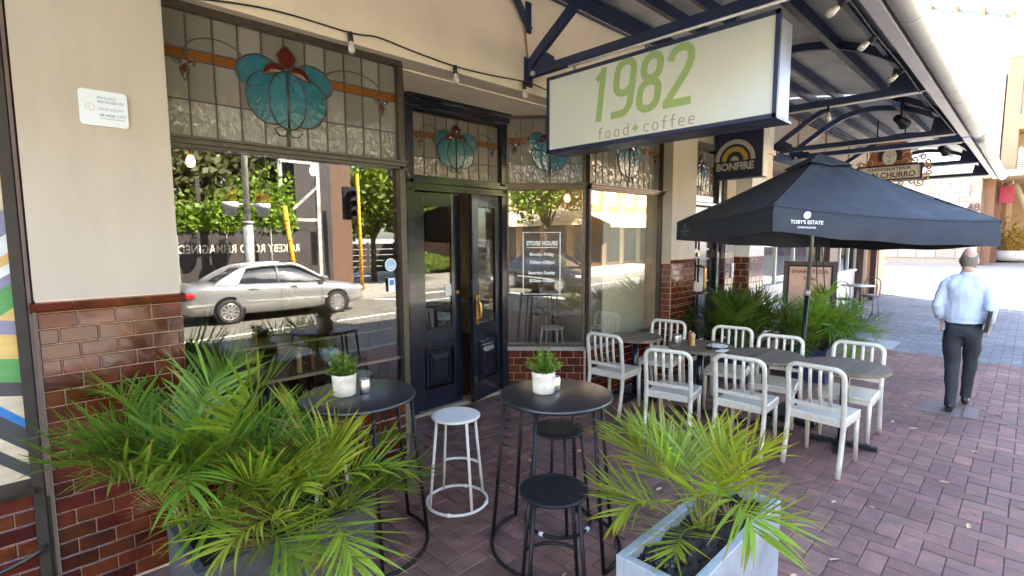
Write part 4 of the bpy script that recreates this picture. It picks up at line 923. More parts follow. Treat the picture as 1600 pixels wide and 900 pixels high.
chairs = [((4.72, 3.17), 4, 'pale slat-back chair at the window table, its back to the bar tables'),
          ((5.52, 3.07), 189, 'pale slat-back chair in front of the tiled cream pier, facing the window table'),
          ((4.47, 2.33), 12, 'pale slat-back chair at the cruet table, back to the pale planter'),
          ((5.60, 2.30), 192, 'pale slat-back chair on the far side of the table with the cruets'),
          ((4.66, 1.72), 3, 'pale slat-back chair in the middle of the near row'),
          ((5.42, 1.74), 190, 'pale slat-back chair just in front of the umbrella pole'),
          ((4.79, 1.14), -4, 'pale slat-back chair at the end of the near row, closest to the open pavement'),
          ((5.56, 1.12), 181, 'pale slat-back chair at the outer end of the far row, beside the open pavement')]
for i, ((x, y), a, lab) in enumerate(chairs):
    if i == 0: proto.location = (x, y, 0); proto.rotation_euler.z = R(a); proto['label'] = lab
    else: copy_tree(proto, (x, y, 0), R(a), lab)
def cafe_table(loc, label, r, seed):
    r_ = random.Random(seed)
    t = thing('cafe_table', label, 'table', loc, R(r_.uniform(-8, 8)), group='round timber cafe tables')
    n = 9; w = 2*r/n
    for k in range(n):
        y0, y1 = -r+k*w+.0015, -r+(k+1)*w-.0015; ptsA = []; ptsB = []
        for j in range(5):
            y = y0+(y1-y0)*j/4; x = math.sqrt(max(0, r*r-y*y)); ptsA.append((x, y)); ptsB.append((-x, y))
        poly = ptsA+ptsB[::-1]; z = .717+r_.uniform(-.001, .001)
        mb = MB(); mb.prism([(x, y, z) for x, y in poly], (0, 0, .024)); mb.build('tabletop_slat', M_timber, t)
    mb = MB(); mb.tube(arc((0, 0, .722), r-.012, 0, 360, 40)[:-1], .012, 6, closed=True, ry=.012); mb.build('rim', mat('pale_worn_rim', (.3, .24, .16), .6) if 'pale_worn_rim' not in MATS else MATS['pale_worn_rim'], t)
    mb = MB(); mb.tube([(0, 0, .03), (0, 0, .7)], .034, 14); mb.build('pedestal', M_navy, t)
    mb = MB(); mb.bar((-.22, 0, .705), (.22, 0, .705), .04, .018); mb.bar((0, -.22, .7035), (0, .22, .7035), .04, .018); mb.build('top_bracket', M_black, t)
    for k in range(4):
        a = R(90*k+12); mb = MB(); c, s_ = math.cos(a), math.sin(a); mb.bar((c*.03, s_*.03, .03), (c*.27, s_*.27, .022), .05, .035); mb.build('foot', M_black, t)
    return t
cafe_table((5.17, 3.20, 0), 'bare round timber table tucked against the shop window', .30, 1)
cafe_table((5.19, 2.42, 0), 'round timber table with cruets, plate and glass', .34, 2)
cafe_table((5.23, 1.77, 0), 'bare round timber table between the cruet table and the end table', .34, 3)
cafe_table((5.29, 1.11, 0), 'bare round timber table at the open end of the row', .34, 4)
TZ = .742
t = thing('steel_jug', 'small steel milk jug on the cruet table', 'jug', (5.13, 2.66, TZ)); mb = MB(); mb.lathe([(0, 0), (.04, 0), (.042, .01), (.04, .07), (.036, .1), (.034, .1), (.037, .06), (0, .02)], 24); mb.build('jug_body', M_steel, t); mb = MB(); mb.tube(smoothpath([(.036, -.01, .085), (.065, -.02, .075), (.066, -.02, .04), (.04, -.01, .025)]), .004, 6); mb.build('handle', M_steel, t)
def mill(loc, label, m, h=.13, parent=None):
    t = thing('pepper_mill', label, 'mill', loc); mb = MB(); mb.lathe([(0, 0), (.024, 0), (.026, .01), (.021, h*.45), (.022, h*.7), (.025, h*.78), (.022, h*.82), (.024, h*.95), (.018, h), (0, h)], 20); mb.build('mill_body', m, t)
    mb = MB(); mb.lathe([(0, h), (.006, h), (.007, h+.012), (0, h+.016)], 10); mb.build('knob', M_steel, t); return t
M_wood = mat('honey_wood', (.55, .33, .12), .45, var=.15, stretch=(1, 1, .2)); M_redwood = mat('red_brown_wood', (.2, .06, .03), .45, var=.2)
mill((5.20, 2.545, TZ), 'red brown pepper mill on the cruet table', M_redwood); mill((5.12, 2.475, TZ), 'pale honey wood salt mill on the cruet table', M_wood)
t = thing('white_plate', 'white plate with folded paper on the cruet table', 'plate', (5.22, 2.26, TZ)); mb = MB(); mb.lathe([(0, .004), (.06, .004), (.085, .012), (.11, .018), (.111, .021), (.085, .016), (.06, .008), (0, .008)], 32); mb.build('plate_body', M_white, t); mb = MB(); mb.bbox(-.05, .06, -.04, .05, .012, .02, .002); mb.build('folded_paper', M_print, t)
t = thing('water_glass', 'short clear tumbler beside the white plate', 'glass', (5.06, 2.27, TZ)); mb = MB(); mb.lathe([(0, .002), (.03, .002), (.034, .075), (.0325, .075), (.029, .008), (0, .008)], 24); mb.build('tumbler', M_tumbler, t)
t = thing('napkin', 'white folded napkin hanging at the edge of the cruet table', 'napkin', (5.09, 2.145, TZ)); mb = MB(); mb.bbox(-.07, .07, -.04, .04, 0, .008, .002); mb.build('folded_napkin', M_white, t)

# ================================================================== UMBRELLA
um = thing('cafe_umbrella', 'square charcoal navy market umbrella printed with a coffee roaster name', 'umbrella', (5.80, 1.63, 0))
k_ = 1.05
cN, cL, cR = Vector((4.38, 1.48, 2.145)), Vector((5.86, 3.08, 2.07)), Vector((5.86, .20, 2.015)); cF = cL+cR-cN; cF.z = 1.96; cC = (cL+cR)/2; apex = Vector((5.87, 1.57, 2.70))
crn = [cN, cR, cF, cL]; VAL = .205
def panel(a, b, nu=30, nv=20):
    mb = MB(); vs = []
    for j in range(nv+1):
        v = j/nv; w = .16+.84*v
        for i in range(nu+1):
            u = i/nu; e = a.lerp(b, u); p = apex.lerp(e, w); sag = -.012*math.sin(math.pi*w)-.035*(4*u*(1-u))*w*w+.005*math.sin(w*9+u*5)+.0035*math.sin(u*23+w*31)*math.sin(w*17-u*9)+.004*math.sin(u*40)*max(0, w-.7)
            vs.append(p+Vector((0, 0, sag)))
    out = (a+b)/2-cC; out.z = 0; out.normalize(); k = len(vs)
    for i in range(nu+1):
        u = i/nu; e = a.lerp(b, u)+Vector((0, 0, -.03*4*u*(1-u))); vs.append(e+Vector((0, 0, -VAL))+out*(.012*math.sin(u*9)+.007*math.sin(u*31+1)-.02*4*u*(1-u))+Vector((0, 0, .006*math.sin(u*17))))
    fs = [(j*(nu+1)+i, j*(nu+1)+i+1, (j+1)*(nu+1)+i+1, (j+1)*(nu+1)+i) for j in range(nv) for i in range(nu)]
    fs += [(nv*(nu+1)+i, nv*(nu+1)+i+1, k+i+1, k+i) for i in range(nu)]
    mb.add(vs, fs, 0, True)
    return mb
def seam(pts, r=.004): mb = MB(); mb.tube(pts, r, 5); mb.build('seam', M_umb, um, world=True)
for c in crn: seam([apex.lerp(c, .16+.84*k/8)+Vector((0, 0, -.012*math.sin(math.pi*(.16+.84*k/8))+.003)) for k in range(9)], .006)
for a, b in ((cN, cR), (cR, cF), (cF, cL), (cL, cN)):
    seam([a.lerp(b, k/16)+Vector((0, 0, -.035*4*(k/16)*(1-k/16)+.001)) for k in range(17)])
    o = panel(a, b).build('canopy_panel', M_umb, um, world=True)
for i in range(4):
    a, b = crn[i], crn[(i+1) % 4]; mb = MB(); t0 = apex+Vector((0, 0, .03)); w = .22
    A_, B_ = t0.lerp(a, w)+Vector((0, 0, .008)), t0.lerp(b, w)+Vector((0, 0, .008)); mb.add([t0, A_, B_, A_-Vector((0, 0, .05)), B_-Vector((0, 0, .05)), (A_+B_)/2-Vector((0, 0, .02))], [(0, 1, 5), (0, 5, 2)]); mb.build('vent_cap', M_umb, um, world=True)
pd = (apex-Vector((5.80, 1.63, 0))).normalized()
mb = MB(); mb.tube([Vector((5.80, 1.63, .05)), Vector((5.80, 1.63, .05))+pd*1.25], .021, 12); mb.build('lower_pole', M_black, um, world=True)
mb = MB(); mb.tube([Vector((5.80, 1.63, .05))+pd*1.2, apex], .018, 12); mb.build('upper_pole', mat('grey_pole', (.22, .21, .19), .35, metal=.6), um, world=True)
mb = MB(); mb.tube([Vector((5.80, 1.63, .05))+pd*1.24, Vector((5.80, 1.63, .05))+pd*1.3], .028, 12); mb.build('pole_clamp', M_galv, um, world=True)
mb = MB(); mb.bbox(5.55, 6.05, 1.40, 1.86, 0, .05, .01); mb.tube([(5.80, 1.63, .05), Vector((5.80, 1.63, 0))+pd*.4], .034, 12); mb.build('base_plate', M_black, um, world=True)
hub = Vector((5.80, 1.63, 0))+pd*2.2
for c in crn:
    mb = MB(); mb.bar(apex-Vector((0, 0, .1)), c-Vector((0, 0, .02)), .014, .022); mb.build('rib', M_black, um, world=True)
    mb = MB(); mb.bar(hub, (apex-Vector((0, 0, .1))).lerp(c, .5), .012, .018); mb.build('strut', M_black, um, world=True)
mb = MB(); pc = Vector((5.80, 1.63, 0))+pd*1.75; mb.tube(smoothpath([pc+Vector((-.02, -.03, .5)), pc+Vector((-.03, -.06, .0)), pc+Vector((-.02, -.08, -.35)), pc+Vector((-.02, -.12, -.42)), pc+Vector((-.02, -.14, -.3)), pc+Vector((-.03, -.07, .3))], 6), .005, 5); mb.build('pull_cord', M_black, um, world=True)
def print_on(a, b, u, items, m):
    d = (b-a).normalized(); n = Vector((d.y, -d.x, 0)).normalized()
    zv = Vector((0, 0, 1)); B = Matrix(((d.x, 0, n.x), (d.y, 0, n.y), (d.z, 1, 0)))
    base = a.lerp(b, u)+n*.006
    base.z -= .03*4*u*(1-u)
    for s_, sz, dz in items: text('print', s_, sz, base+Vector((0, 0, dz)), B, m, um, bold=sz*.022, align='CENTER', ext=.0008)
    mb = MB(); mb.prism([base+d*(.03*math.cos(R(t))+.006*math.sin(R(t)))+zv*(-.045+.03*math.sin(R(t))) for t in range(0, 360, 24)], n*.0015); mb.build('coffee_bean_print', m, um, world=True)
    mb = MB(); mb.bar(base+d*-.02+zv*-.062+n*.002, base+d*.016+zv*-.03+n*.002, .004, .002, n); mb.build('bean_crease', M_umb, um, world=True)
print_on(cN, cR, .145, [("TOBY'S ESTATE", .041, -.115), ('COFFEE ROASTERS', .019, -.15)], M_print)
print_on(cL, cN, .13, [("TOBY'S ESTATE", .041, -.115), ('COFFEE ROASTERS', .019, -.15)], M_faint)

# ================================================================== PLANTERS AND PALMS
def planter(loc, rz, L, Wd, H, label, m, soil=True):
    t = thing('planter_box', label, 'planter', loc, rz, group='rectangular planter boxes'); w = .045
    mb = MB(); x, y = L/2, Wd/2
    for (a, b, c, d) in ((-x, x, -y, -y+w), (-x, x, y-w, y), (-x, -x+w, -y+w, y-w), (x-w, x, -y+w, y-w)): mb.bbox(a, b, c, d, 0, H, .004)
    mb.build('box_walls', m, t)
    mb = MB(); nx, ny = 60, 26; r_ = random.Random(4); vs = []
    for j in range(ny+1):
        for i in range(nx+1): vs.append((-x+w+(L-2*w)*i/nx, -y+w+(Wd-2*w)*j/ny, H-.05+r_.uniform(-.006, .014)*r_.choice((.4, 1, 1.6))+.015*math.sin(i*.5)*math.sin(j*.7)))
    mb.add(vs, [(j*(nx+1)+i, j*(nx+1)+i+1, (j+1)*(nx+1)+i+1, (j+1)*(nx+1)+i) for j in range(ny) for i in range(nx)], 0, True); mb.build('soil', M_soil, t)
    return t
PR = planter((2.41, 1.065, 0), 0, 1.05, .37, .45, 'pale grey rectangular planter with bare soil round one sparse palm', M_concrete)
PL = planter((.90, 2.72, 0), 0, .86, .55, .45, 'dark grey planter against the tiled pier under a mass of palm fronds', mat('dark_grey_planter', (.055, .055, .06), .6, var=.2, dirt=.4, dcol=(.09, .08, .07)))
PB1 = planter((7.15, 2.75, 0), R(8), 1.15, .42, .42, 'navy planter by the tiled cream pier with two dark palms', M_navysteel)
PB2 = planter((7.95, 2.02, 0), R(4), 1.2, .42, .42, 'navy planter behind the umbrella pole holding the widest palm', M_navysteel)
mb = MB(); r_ = random.Random(9)
for i in range(150):
    x, y = 2.05+r_.uniform(-.06, .1), 1.10+r_.uniform(-.06, .06); a = r_.uniform(0, 6.28)
    if i > 90: x, y = 2.72+r_.uniform(-.07, .1), 1.1+r_.uniform(-.08, .08)
    z = .412+r_.random()*.012; l = r_.uniform(.003, .007); mb.bbox(x-l, x+l, y-l*.6, y+l*.6, z, z+.005, .001)
o = mb.build('pale_mulch', mat('pale_mulch', (.13, .12, .1), .9), PR, world=True); o['kind'] = 'stuff'

FROND = {}
def frond_mesh(seed, m, L=.8, n=24, lw=.011, ll=.25, droop=1.0, el=1.1, petiole=.35, old=.3):
    """feather palm frond growing from the origin, curving over towards +x"""
    r_ = random.Random(seed); mb = MB(); cols = []
    pts = [Vector((0, 0, 0))]; e = el; N = 18
    side = r_.uniform(-.3, .3)
    for i in range(N):
        t = i/N; e -= droop*(.03+.16*t*t*1.1); d = Vector((math.cos(e), side*t*.4, math.sin(e))).normalized(); pts.append(pts[-1]+d*L/N)
    mb.tube(pts, [.0042*(1-.75*i/N)+.0006 for i in range(N+1)], 5); cols += [(.6, .2, 0)]*len(mb.v)
    for k in range(n):
        f = petiole+(1-petiole)*(k+.5)/n; i = min(N-1, int(f*N)); p = pts[i].lerp(pts[i+1], f*N-i); T = (pts[i+1]-pts[i]).normalized()
        S_ = T.cross(Vector((0, 0, 1))).normalized(); U = S_.cross(T).normalized(); g = (k+.5)/n
        ln = ll*(.55+.9*math.sin(math.pi*(g*.82+.12)))*r_.uniform(.85, 1.1)
        for q in (-1, 1):
            if r_.random() < .05: continue
            fa = .95-.5*g+r_.uniform(-.1, .1); d = (T*math.cos(fa)+S_*q*math.sin(fa)+U*(.35+r_.uniform(-.15, .2))).normalized()
            w = lw*r_.uniform(.75, 1.2); rr = r_.random(); age = 1 if r_.random() < old else 0; dr = r_.choice((.15, .3, .5, .8))*r_.uniform(.7, 1.2)*droop
            wd = d.cross(U).normalized()
            vs = []; a = p
            for s in range(5):
                t = s/4; pos = p+d*ln*t+Vector((0, 0, -dr*ln*.55*t*t)); ww = w*(.35, 1, .95, .65, .05)[s]
                vs += [pos+wd*ww, pos-wd*ww+U*ww*.0, ]
                cols += [(rr, t, age)]*2
            mb.add(vs, [(2*s, 2*s+1, 2*s+3, 2*s+2) for s in range(4)], 0, True)
    me = mb.mesh('frond', m); a = me.attributes.new('leaf', 'FLOAT_COLOR', 'POINT'); flat = []
    for c in cols: flat += [c[0], c[1], c[2], 1]
    a.data.foreach_set('color', flat); return me
KIND = {}
def fronds(kind):
    if kind not in KIND:
        m = {'lush': M_leaf, 'dark': M_leafdark, 'yellow': M_leafyel, 'dry': M_dryleaf}[kind]
        KIND[kind] = [frond_mesh(11*i+hash(kind) % 1 + len(kind), m, L=(.78, .85, .7, .9, .62, .8)[i], n=(19, 18, 17, 20, 16, 19)[i], droop=(.6, .9, .4, 1.05, .75, .5)[i], el=1.42, petiole=.42, ll=.36, old=.7 if kind == 'yellow' else .45, lw=.0105) for i in range(6)]
    return KIND[kind]
def palm(loc, label, kind, n, scale, seed, spread=.12, tilt=(.1, .75), azim=None, stems=10, rise_=.25, guard=False, dead=0, group='areca palms in planters'):
    r_ = random.Random(seed); t = thing('areca_palm', label, 'palm', loc, 0, group); F = fronds(kind)
    for i in range(n):
        a = 2.399*i+r_.uniform(-.3, .3) if azim is None else r_.choice(azim)+r_.uniform(-.4, .4)
        f = link('frond', F[i % 6] if r_.random() < .8 else r_.choice(F), t); q = r_.random()
        tl = tilt[0]+(tilt[1]-tilt[0])*(i+.5)/n
        if guard: tl *= 1-(.5 if math.sin(a) > .35 else .5 if math.cos(a) < -.2 else 0)
        rad = spread*math.sqrt(r_.random()); b = r_.uniform(0, 6.28)
        q_ = r_.uniform(0, rise_)*(1-.6*(i+.5)/n)*scale; f.location = (rad*math.cos(b)+q_*.25*math.cos(a), rad*math.sin(b)+q_*.25*math.sin(a), q_-.01); s = scale*r_.uniform(.75, 1.1)
        f.rotation_euler = (r_.gauss(0, .15), tl+r_.gauss(0, .08), a); f.scale = (s, s, s)
    for i in range(dead):
        f = link('dry_frond', fronds('dry')[i % 6], t); a = r_.uniform(0, 6.28); s = scale*r_.uniform(.35, .5); f.scale = (s, s, s); f.rotation_euler = (r_.gauss(0, .2), r_.uniform(.9, 1.5), a); f.location = (.03*math.cos(a), .03*math.sin(a), r_.uniform(.02, .2)*scale)
    for i in range(stems):
        a = r_.uniform(0, 6.28); rad = spread*.7*r_.random(); b = Vector((rad*math.cos(a), rad*math.sin(a), -.03)); h = r_.uniform(.16, .28+rise_*.6)*scale
        mb = MB(); mb.tube([b, b+Vector((math.cos(a)*.02, math.sin(a)*.02, h*.5)), b+Vector((math.cos(a)*.05, math.sin(a)*.05, h))], [.011*(.7+.3*r_.random()), .009, .005], 7); mb.build('stem', M_stem, t)
    return t
palm((.62, 2.86, .42), 'dense dark green palm against the tiled pier', 'lush', 32, .8, 3, .17, (.0, .85), rise_=.5, guard=True, dead=3)
palm((.95, 2.52, .42), 'yellow green palm spilling over the dark grey planter', 'yellow', 26, .68, 5, .14, (.05, 1.15), rise_=.18, dead=3, guard=True)
palm((1.22, 2.60, .42), 'leafy palm arching in front of the left bar table', 'lush', 9, .5, 8, .08, (.3, 1.2))
palm((2.45, 1.10, .40), 'sparse yellow green palm standing alone in the pale grey planter', 'yellow', 15, .74, 13, .06, (.03, .85), stems=18, rise_=.12, dead=3)
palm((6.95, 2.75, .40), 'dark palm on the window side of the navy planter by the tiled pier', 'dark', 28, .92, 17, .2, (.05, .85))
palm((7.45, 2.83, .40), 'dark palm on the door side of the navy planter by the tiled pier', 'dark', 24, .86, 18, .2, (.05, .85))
palm((7.75, 2.02, .40), 'green palm right behind the umbrella pole', 'lush', 26, .72, 19, .18, (.1, 1.0))
palm((8.25, 1.98, .40), 'spreading palm with drooping fronds at the outer end of the far planter', 'lush', 28, .8, 21, .2, (.15, 1.1))

# fallen leaves
mb = MB(); r_ = random.Random(31); at = []
me_leaves = []
for i in range(105):
    while True:
        x, y = r_.uniform(1.5, 9.5), r_.uniform(-.6, 3.2)
        if not (1.8 < x < 3 and .8 < y < 1.32): break
    s = r_.uniform(.014, .042); a = r_.uniform(0, 6.28); c, sn = math.cos(a), math.sin(a); z = .004; P = lambda u, v, w: (x+u*c-v*sn, y+u*sn+v*c, z+w)
    h = s*.3
    mb.add([P(-s, 0, 0), P(-s*.3, s*.38, h*.6), P(s*.5, s*.3, h), P(s, 0, h*.4), P(s*.4, -s*.34, h*.3), P(-s*.3, -s*.36, 0), P(0, 0, -.001)], [(6, 0, 1), (6, 1, 2), (6, 2, 3), (6, 3, 4), (6, 4, 5), (6, 5, 0)]); at += [r_.random()]*6
mb.attr = ('rnd', at); tag(mb.build('fallen_leaves', M_leafdry), 'scattered dry leaves on the red pavers', 'leaf litter', kind='stuff')

# ================================================================== A-FRAME SIGN
af = thing('pavement_sign', 'brown framed pavement sign with a peach food poster behind the umbrella pole', 'sign board', (9.06, 2.46, 0), R(-77))
M_brown = mat('brown_timber_frame', (.07, .03, .02), .45, var=.2); M_peach = mat('peach_poster', (.62, .36, .24), .45, var=.12, scale=5); M_or = mat('orange_print', (.62, .25, .04), .5, var=.3, scale=14)
for q, nm in ((-1, 'front_board'), (1, 'rear_board')):
    T = lambda x, z, o=0: (x, q*(.22*(1-z/1.5)+.02)+q*o, z)
    mb = MB()
    for a, b in (((-.34, .08), (-.34, 1.5)), ((.34, .08), (.34, 1.5))): mb.bar(T(*a), T(*b), .06, .05, (0, 1, 0))
    for z in (.11, 1.47): mb.bar(T(-.34, z), T(.34, z), .05, .06)
    bd = mb.build(nm, M_brown, af)
    mb = MB(); mb.prism([T(-.31, .13), T(.31, .13), T(.31, 1.45), T(-.31, 1.45)], (0, q*.01, 0)); mb.build('poster', M_peach, bd)
    mb = MB()
    for a, b in (((-.3, .14), (-.3, 1.44)), ((.3, .14), (.3, 1.44))): mb.bar(T(*a, .012), T(*b, .012), .03, .012, (0, 1, 0))
    for z in (.15, 1.43): mb.bar(T(-.3, z, .012), T(.3, z, .012), .012, .03)
    mb.build('inner_frame', M_black, bd)
PT = lambda x, z, o=.013: Vector((x, -(.22*(1-z/1.5)+.02)-o, z))
mb = MB(); mb.prism([PT(.13+.085*math.cos(R(t)), 1.0+.085*math.sin(R(t))) for t in range(0, 360, 20)], (0, -.002, 0)); mb.build('round_badge_print', M_or, af)
mb = MB(); mb.prism([PT(x, z) for x, z in ((-.05, .52), (.14, .5), (.19, .72), (.22, .84), (.16, .8), (.13, .86), (.09, .78), (.05, .84), (.0, .76), (-.07, .82))], (0, -.002, 0)); mb.build('fries_print', M_or, af)
mb = MB(); mb.prism([PT(-.15+.09*math.cos(R(t)), .72+.05*math.sin(R(t))) for t in range(0, 360, 24)], (0, -.002, 0)); mb.build('bun_print', mat('brown_print', (.3, .09, .04), .5), af)
TB = Matrix(((1, 0, 0), (0, -.145, -.989), (0, .989, -.145)))
for s_, z in (('SHARE YOUR', 1.31), ('FUN', 1.2)):
    text('lettering', s_, .085, Vector((0, 0, 0)), TB, MATS['brown_print'], None, align='CENTER', bold=.001)
    o = COL.objects[-1]; o.parent = af; o.matrix_basis.translation = PT(0, z, .016)
# ================================================================== DISTANT CAFE CHAIR AND TABLE
M_rattan = mat('grey_bistro_metal', (.12, .11, .11), .5)
t = thing('bistro_table', 'small grey bistro table on the pavement beyond the pavement sign', 'table', (14.2, 2.85, 0)); mb = MB(); mb.lathe([(0, .72), (.33, .72), (.34, .735), (.33, .75), (0, .75)], 28); mb.build('tabletop', M_steel, t); mb = MB(); mb.tube([(0, 0, 0), (0, 0, .72)], .03, 10); mb.lathe([(0, 0), (.2, 0), (.2, .02), (.03, .04)], 20); mb.build('pedestal', M_rattan, t)
def bistro(loc, rz, label):
    t = thing('bistro_chair', label, 'chair', loc, rz, group='distant bistro chairs'); mb = MB(); mb.lathe([(0, .44), (.2, .44), (.21, .455), (.2, .47), (0, .47)], 20); mb.build('seat', M_rattan, t)
    for x, y in ((.15, .15), (.15, -.15), (-.15, .15), (-.15, -.15)):
        mb = MB(); mb.tube([(x, y, .45), (x*1.15, y*1.15, 0)], .012, 6); mb.build('leg', M_rattan, t)
    mb = MB(); mb.tube(smoothpath([(-.17, -.17, .45), (-.22, -.17, .75), (-.24, -.08, .87), (-.24, .08, .87), (-.22, .17, .75), (-.17, .17, .45)], 5), .011, 6); mb.tube(smoothpath([(-.18, -.1, .45), (-.22, -.1, .7), (-.23, 0, .78), (-.22, .1, .7), (-.18, .1, .45)], 5), .008, 6); mb.build('back_hoop', M_rattan, t)
bistro((13.6, 2.95, 0), R(-10), 'hoop-back metal chair between the pavement sign and the small bistro table'); bistro((14.9, 2.75, 0), R(170), 'hoop-back metal chair on the far side of the small bistro table')

# ================================================================== THE WALKING MAN
man = thing('person', 'balding man walking away in a pale blue shirt and charcoal trousers', 'person', (7.22, .47, 0), R(-2))
M_skin = mat('skin', (.52, .3, .21), .55, var=.08, scale=20); M_shirt = mat('pale_blue_shirt', (.58, .63, .74), .8, var=.06, scale=4, bump=.5, bscale=9); M_trou = mat('charcoal_trousers', (.026, .028, .034), .8, var=.2, bump=.5, bscale=9); M_shoe = mat('black_leather', (.012, .011, .011), .35); M_hair = mat('cropped_grey_hair', (.21, .16, .125), .9, var=.3, scale=60)
def body(name, m, chains, balls, parent, vox, smooth_it=6, folds=0):
    """one continuous surface: tapering limbs and rounded masses fused by a voxel remesh"""
    mb = MB()
    for ch in chains:
        pts = [c[0] for c in ch]; mb.tube(pts, [c[2] if len(c) > 2 else c[1] for c in ch], 16, ry=[c[1] for c in ch], ref=(1, 0, 0))
    for c, r in balls:
        bm_ = bmesh.new(); bmesh.ops.create_uvsphere(bm_, u_segments=18, v_segments=12, radius=1)
        for v in bm_.verts: v.co = Vector((c[0]+v.co.x*r[0], c[1]+v.co.y*r[1], c[2]+v.co.z*r[2]))
        mb.addbm(bm_)
    o = mb.build(name, m, parent); md = o.modifiers.new('remesh', 'REMESH'); md.mode = 'VOXEL'; md.voxel_size = vox; md.use_smooth_shade = True
    s = o.modifiers.new('smooth', 'SMOOTH'); s.factor = .5; s.iterations = smooth_it
    if folds:
        tx = bpy.data.textures.get('cloth_folds') or bpy.data.textures.new('cloth_folds', 'CLOUDS'); tx.noise_scale = .16; tx.noise_depth = 1; d = o.modifiers.new('folds', 'DISPLACE'); d.texture = tx; d.strength = folds; d.mid_level = .5
    return o
# local axes: +x is the walking direction, +y his left
def finger(b, d, l, r, curl):
    b, d = Vector(b), Vector(d).normalized(); p2 = b+d*l*.5; d2 = (d+Vector(curl)).normalized(); p3 = p2+d2*l*.3; d3 = (d2+Vector(curl)).normalized(); return [(b, r), (p2, r*.92), (p3, r*.85), (p3+d3*l*.22, r*.6)]
HL, HR = Vector((.03, .235, .985)), Vector((.07, -.25, .965))
chains = [[((.01, 0, .95), .09, .12), ((.0, 0, 1.2), .09, .14), ((.01, 0, 1.38), .07, .12), ((.02, 0, 1.46), .06), ((.035, 0, 1.58), .066)],
          [((0, .0, 1.37), .05), ((0, .19, 1.36), .05), ((-.04, .24, 1.25), .045), ((-.09, .262, 1.12), .042)], [((0, .0, 1.37), .05), ((0, -.19, 1.36), .05), ((-.05, -.24, 1.25), .045), ((-.09, -.262, 1.14), .042)],
          [((0, .06, .95), .07), ((.0, .08, .5), .05), ((-.065, .06, .09), .03)], [((0, -.06, .95), .07), ((.17, -.08, .52), .05), ((.26, -.047, .14), .03)],
          [((-.09, .262, 1.12), .042), ((-.03, .25, 1.05), .034), (HL+Vector((0, 0, .025)), .027, .02), (HL+Vector((.0, -.01, -.035)), .036, .017), (HL+Vector((.005, -.02, -.075)), .034, .014)],
          [((-.09, -.262, 1.14), .042), ((0, -.255, 1.03), .033), (HR+Vector((-.01, 0, .03)), .027, .02), (HR+Vector((.02, .0, -.03)), .036, .017), (HR+Vector((.035, .005, -.07)), .034, .014)]]
for H, q in ((HL, -1), (HR, 1)):
    for k in range(4): chains.append(finger(H+Vector((.03-.02*k, q*.012, -.07)), (.1-.05*k, q*.12, -1), (.078, .086, .08, .064)[k], .0095, (.05, q*.35, .1)))
    chains.append(finger(H+Vector((.03, q*.006, -.01)), (.75, q*.2, -.6), .062, .011, (0, q*.2, -.2)))
balls = [((.042, 0, 1.645), (.106, .086, .123)), ((.085, 0, 1.59), (.062, .064, .08)), ((.15, 0, 1.62), (.02, .015, .024)), ((.03, .089, 1.625), (.02, .013, .034)), ((.03, -.089, 1.625), (.02, .013, .034)), ((.13, .03, 1.665), (.014, .02, .008)), ((.13, -.03, 1.665), (.014, .02, .008)), ((.135, 0, 1.59), (.012, .025, .008)), ((-.01, 0, 1.54), (.05, .06, .05))]
body('body', M_skin, chains, balls, man, .0055, 3)
for q in (-1, 1):
    mb = MB(); bm_ = bmesh.new(); bmesh.ops.create_uvsphere(bm_, u_segments=10, v_segments=8, radius=.011, matrix=Matrix.Translation((.133, q*.03, 1.655))); mb.addbm(bm_, 0, True); mb.build('eye', M_print, man)
# short hair: a fringe round the back and sides, bare crown
mb = MB(); vs = []; nA, nB = 20, 8
for j in range(nB+1):
    for i in range(nA+1):
        a = R(78+204*i/nA); v = -.7+(1.0+.12*math.sin(3*a))*j/nB; k = math.sqrt(max(0, 1-v*v))
        vs.append((.041+.1065*k*math.cos(a), .0875*k*math.sin(a), 1.645+.1235*v))
mb.add(vs, [(j*(nA+1)+i, j*(nA+1)+i+1, (j+1)*(nA+1)+i+1, (j+1)*(nA+1)+i) for j in range(nB) for i in range(nA)], 0, True); o = mb.build('hair', M_hair, man); md = o.modifiers.new('solid', 'SOLIDIFY'); md.thickness = .003; md.offset = 1
sh = [[((.0, 0, .965), .135, .19), ((-.005, 0, 1.03), .15, .205), ((0, 0, 1.12), .145, .2), ((-.005, 0, 1.24), .14, .205), ((-.01, 0, 1.33), .125, .20), ((0, 0, 1.405), .095, .16), ((.005, 0, 1.45), .07, .1)],
      [((-.005, .15, 1.40), .075), ((-.01, .20, 1.365), .078), ((-.04, .24, 1.25), .068), ((-.085, .262, 1.14), .062), ((-.05, .25, 1.07), .055), ((.005, .245, 1.02), .048)],
      [((-.005, -.15, 1.40), .075), ((-.01, -.20, 1.365), .078), ((-.05, -.24, 1.25), .069), ((-.1, -.262, 1.15), .063), ((-.05, -.255, 1.07), .055), ((.04, -.255, 1.01), .048)],
      [((.01, 0, 1.42), .082), ((.02, 0, 1.525), .07)]]
body('shirt', M_shirt, [[(p[0], p[1], p[2] if len(p) > 2 else p[1]) for p in c] for c in sh], [((-.02, .11, 1.36), (.1, .11, .09)), ((-.02, -.11, 1.36), (.1, .11, .09)), ((0, .085, 1.44), (.07, .1, .05)), ((0, -.085, 1.44), (.07, .1, .05)), ((-.045, 0, 1.28), (.1, .19, .16)), ((.0, 0, .985), (.155, .205, .035)), ((.03, 0, 1.08), (.15, .18, .12))], man, .009, 4, .022)
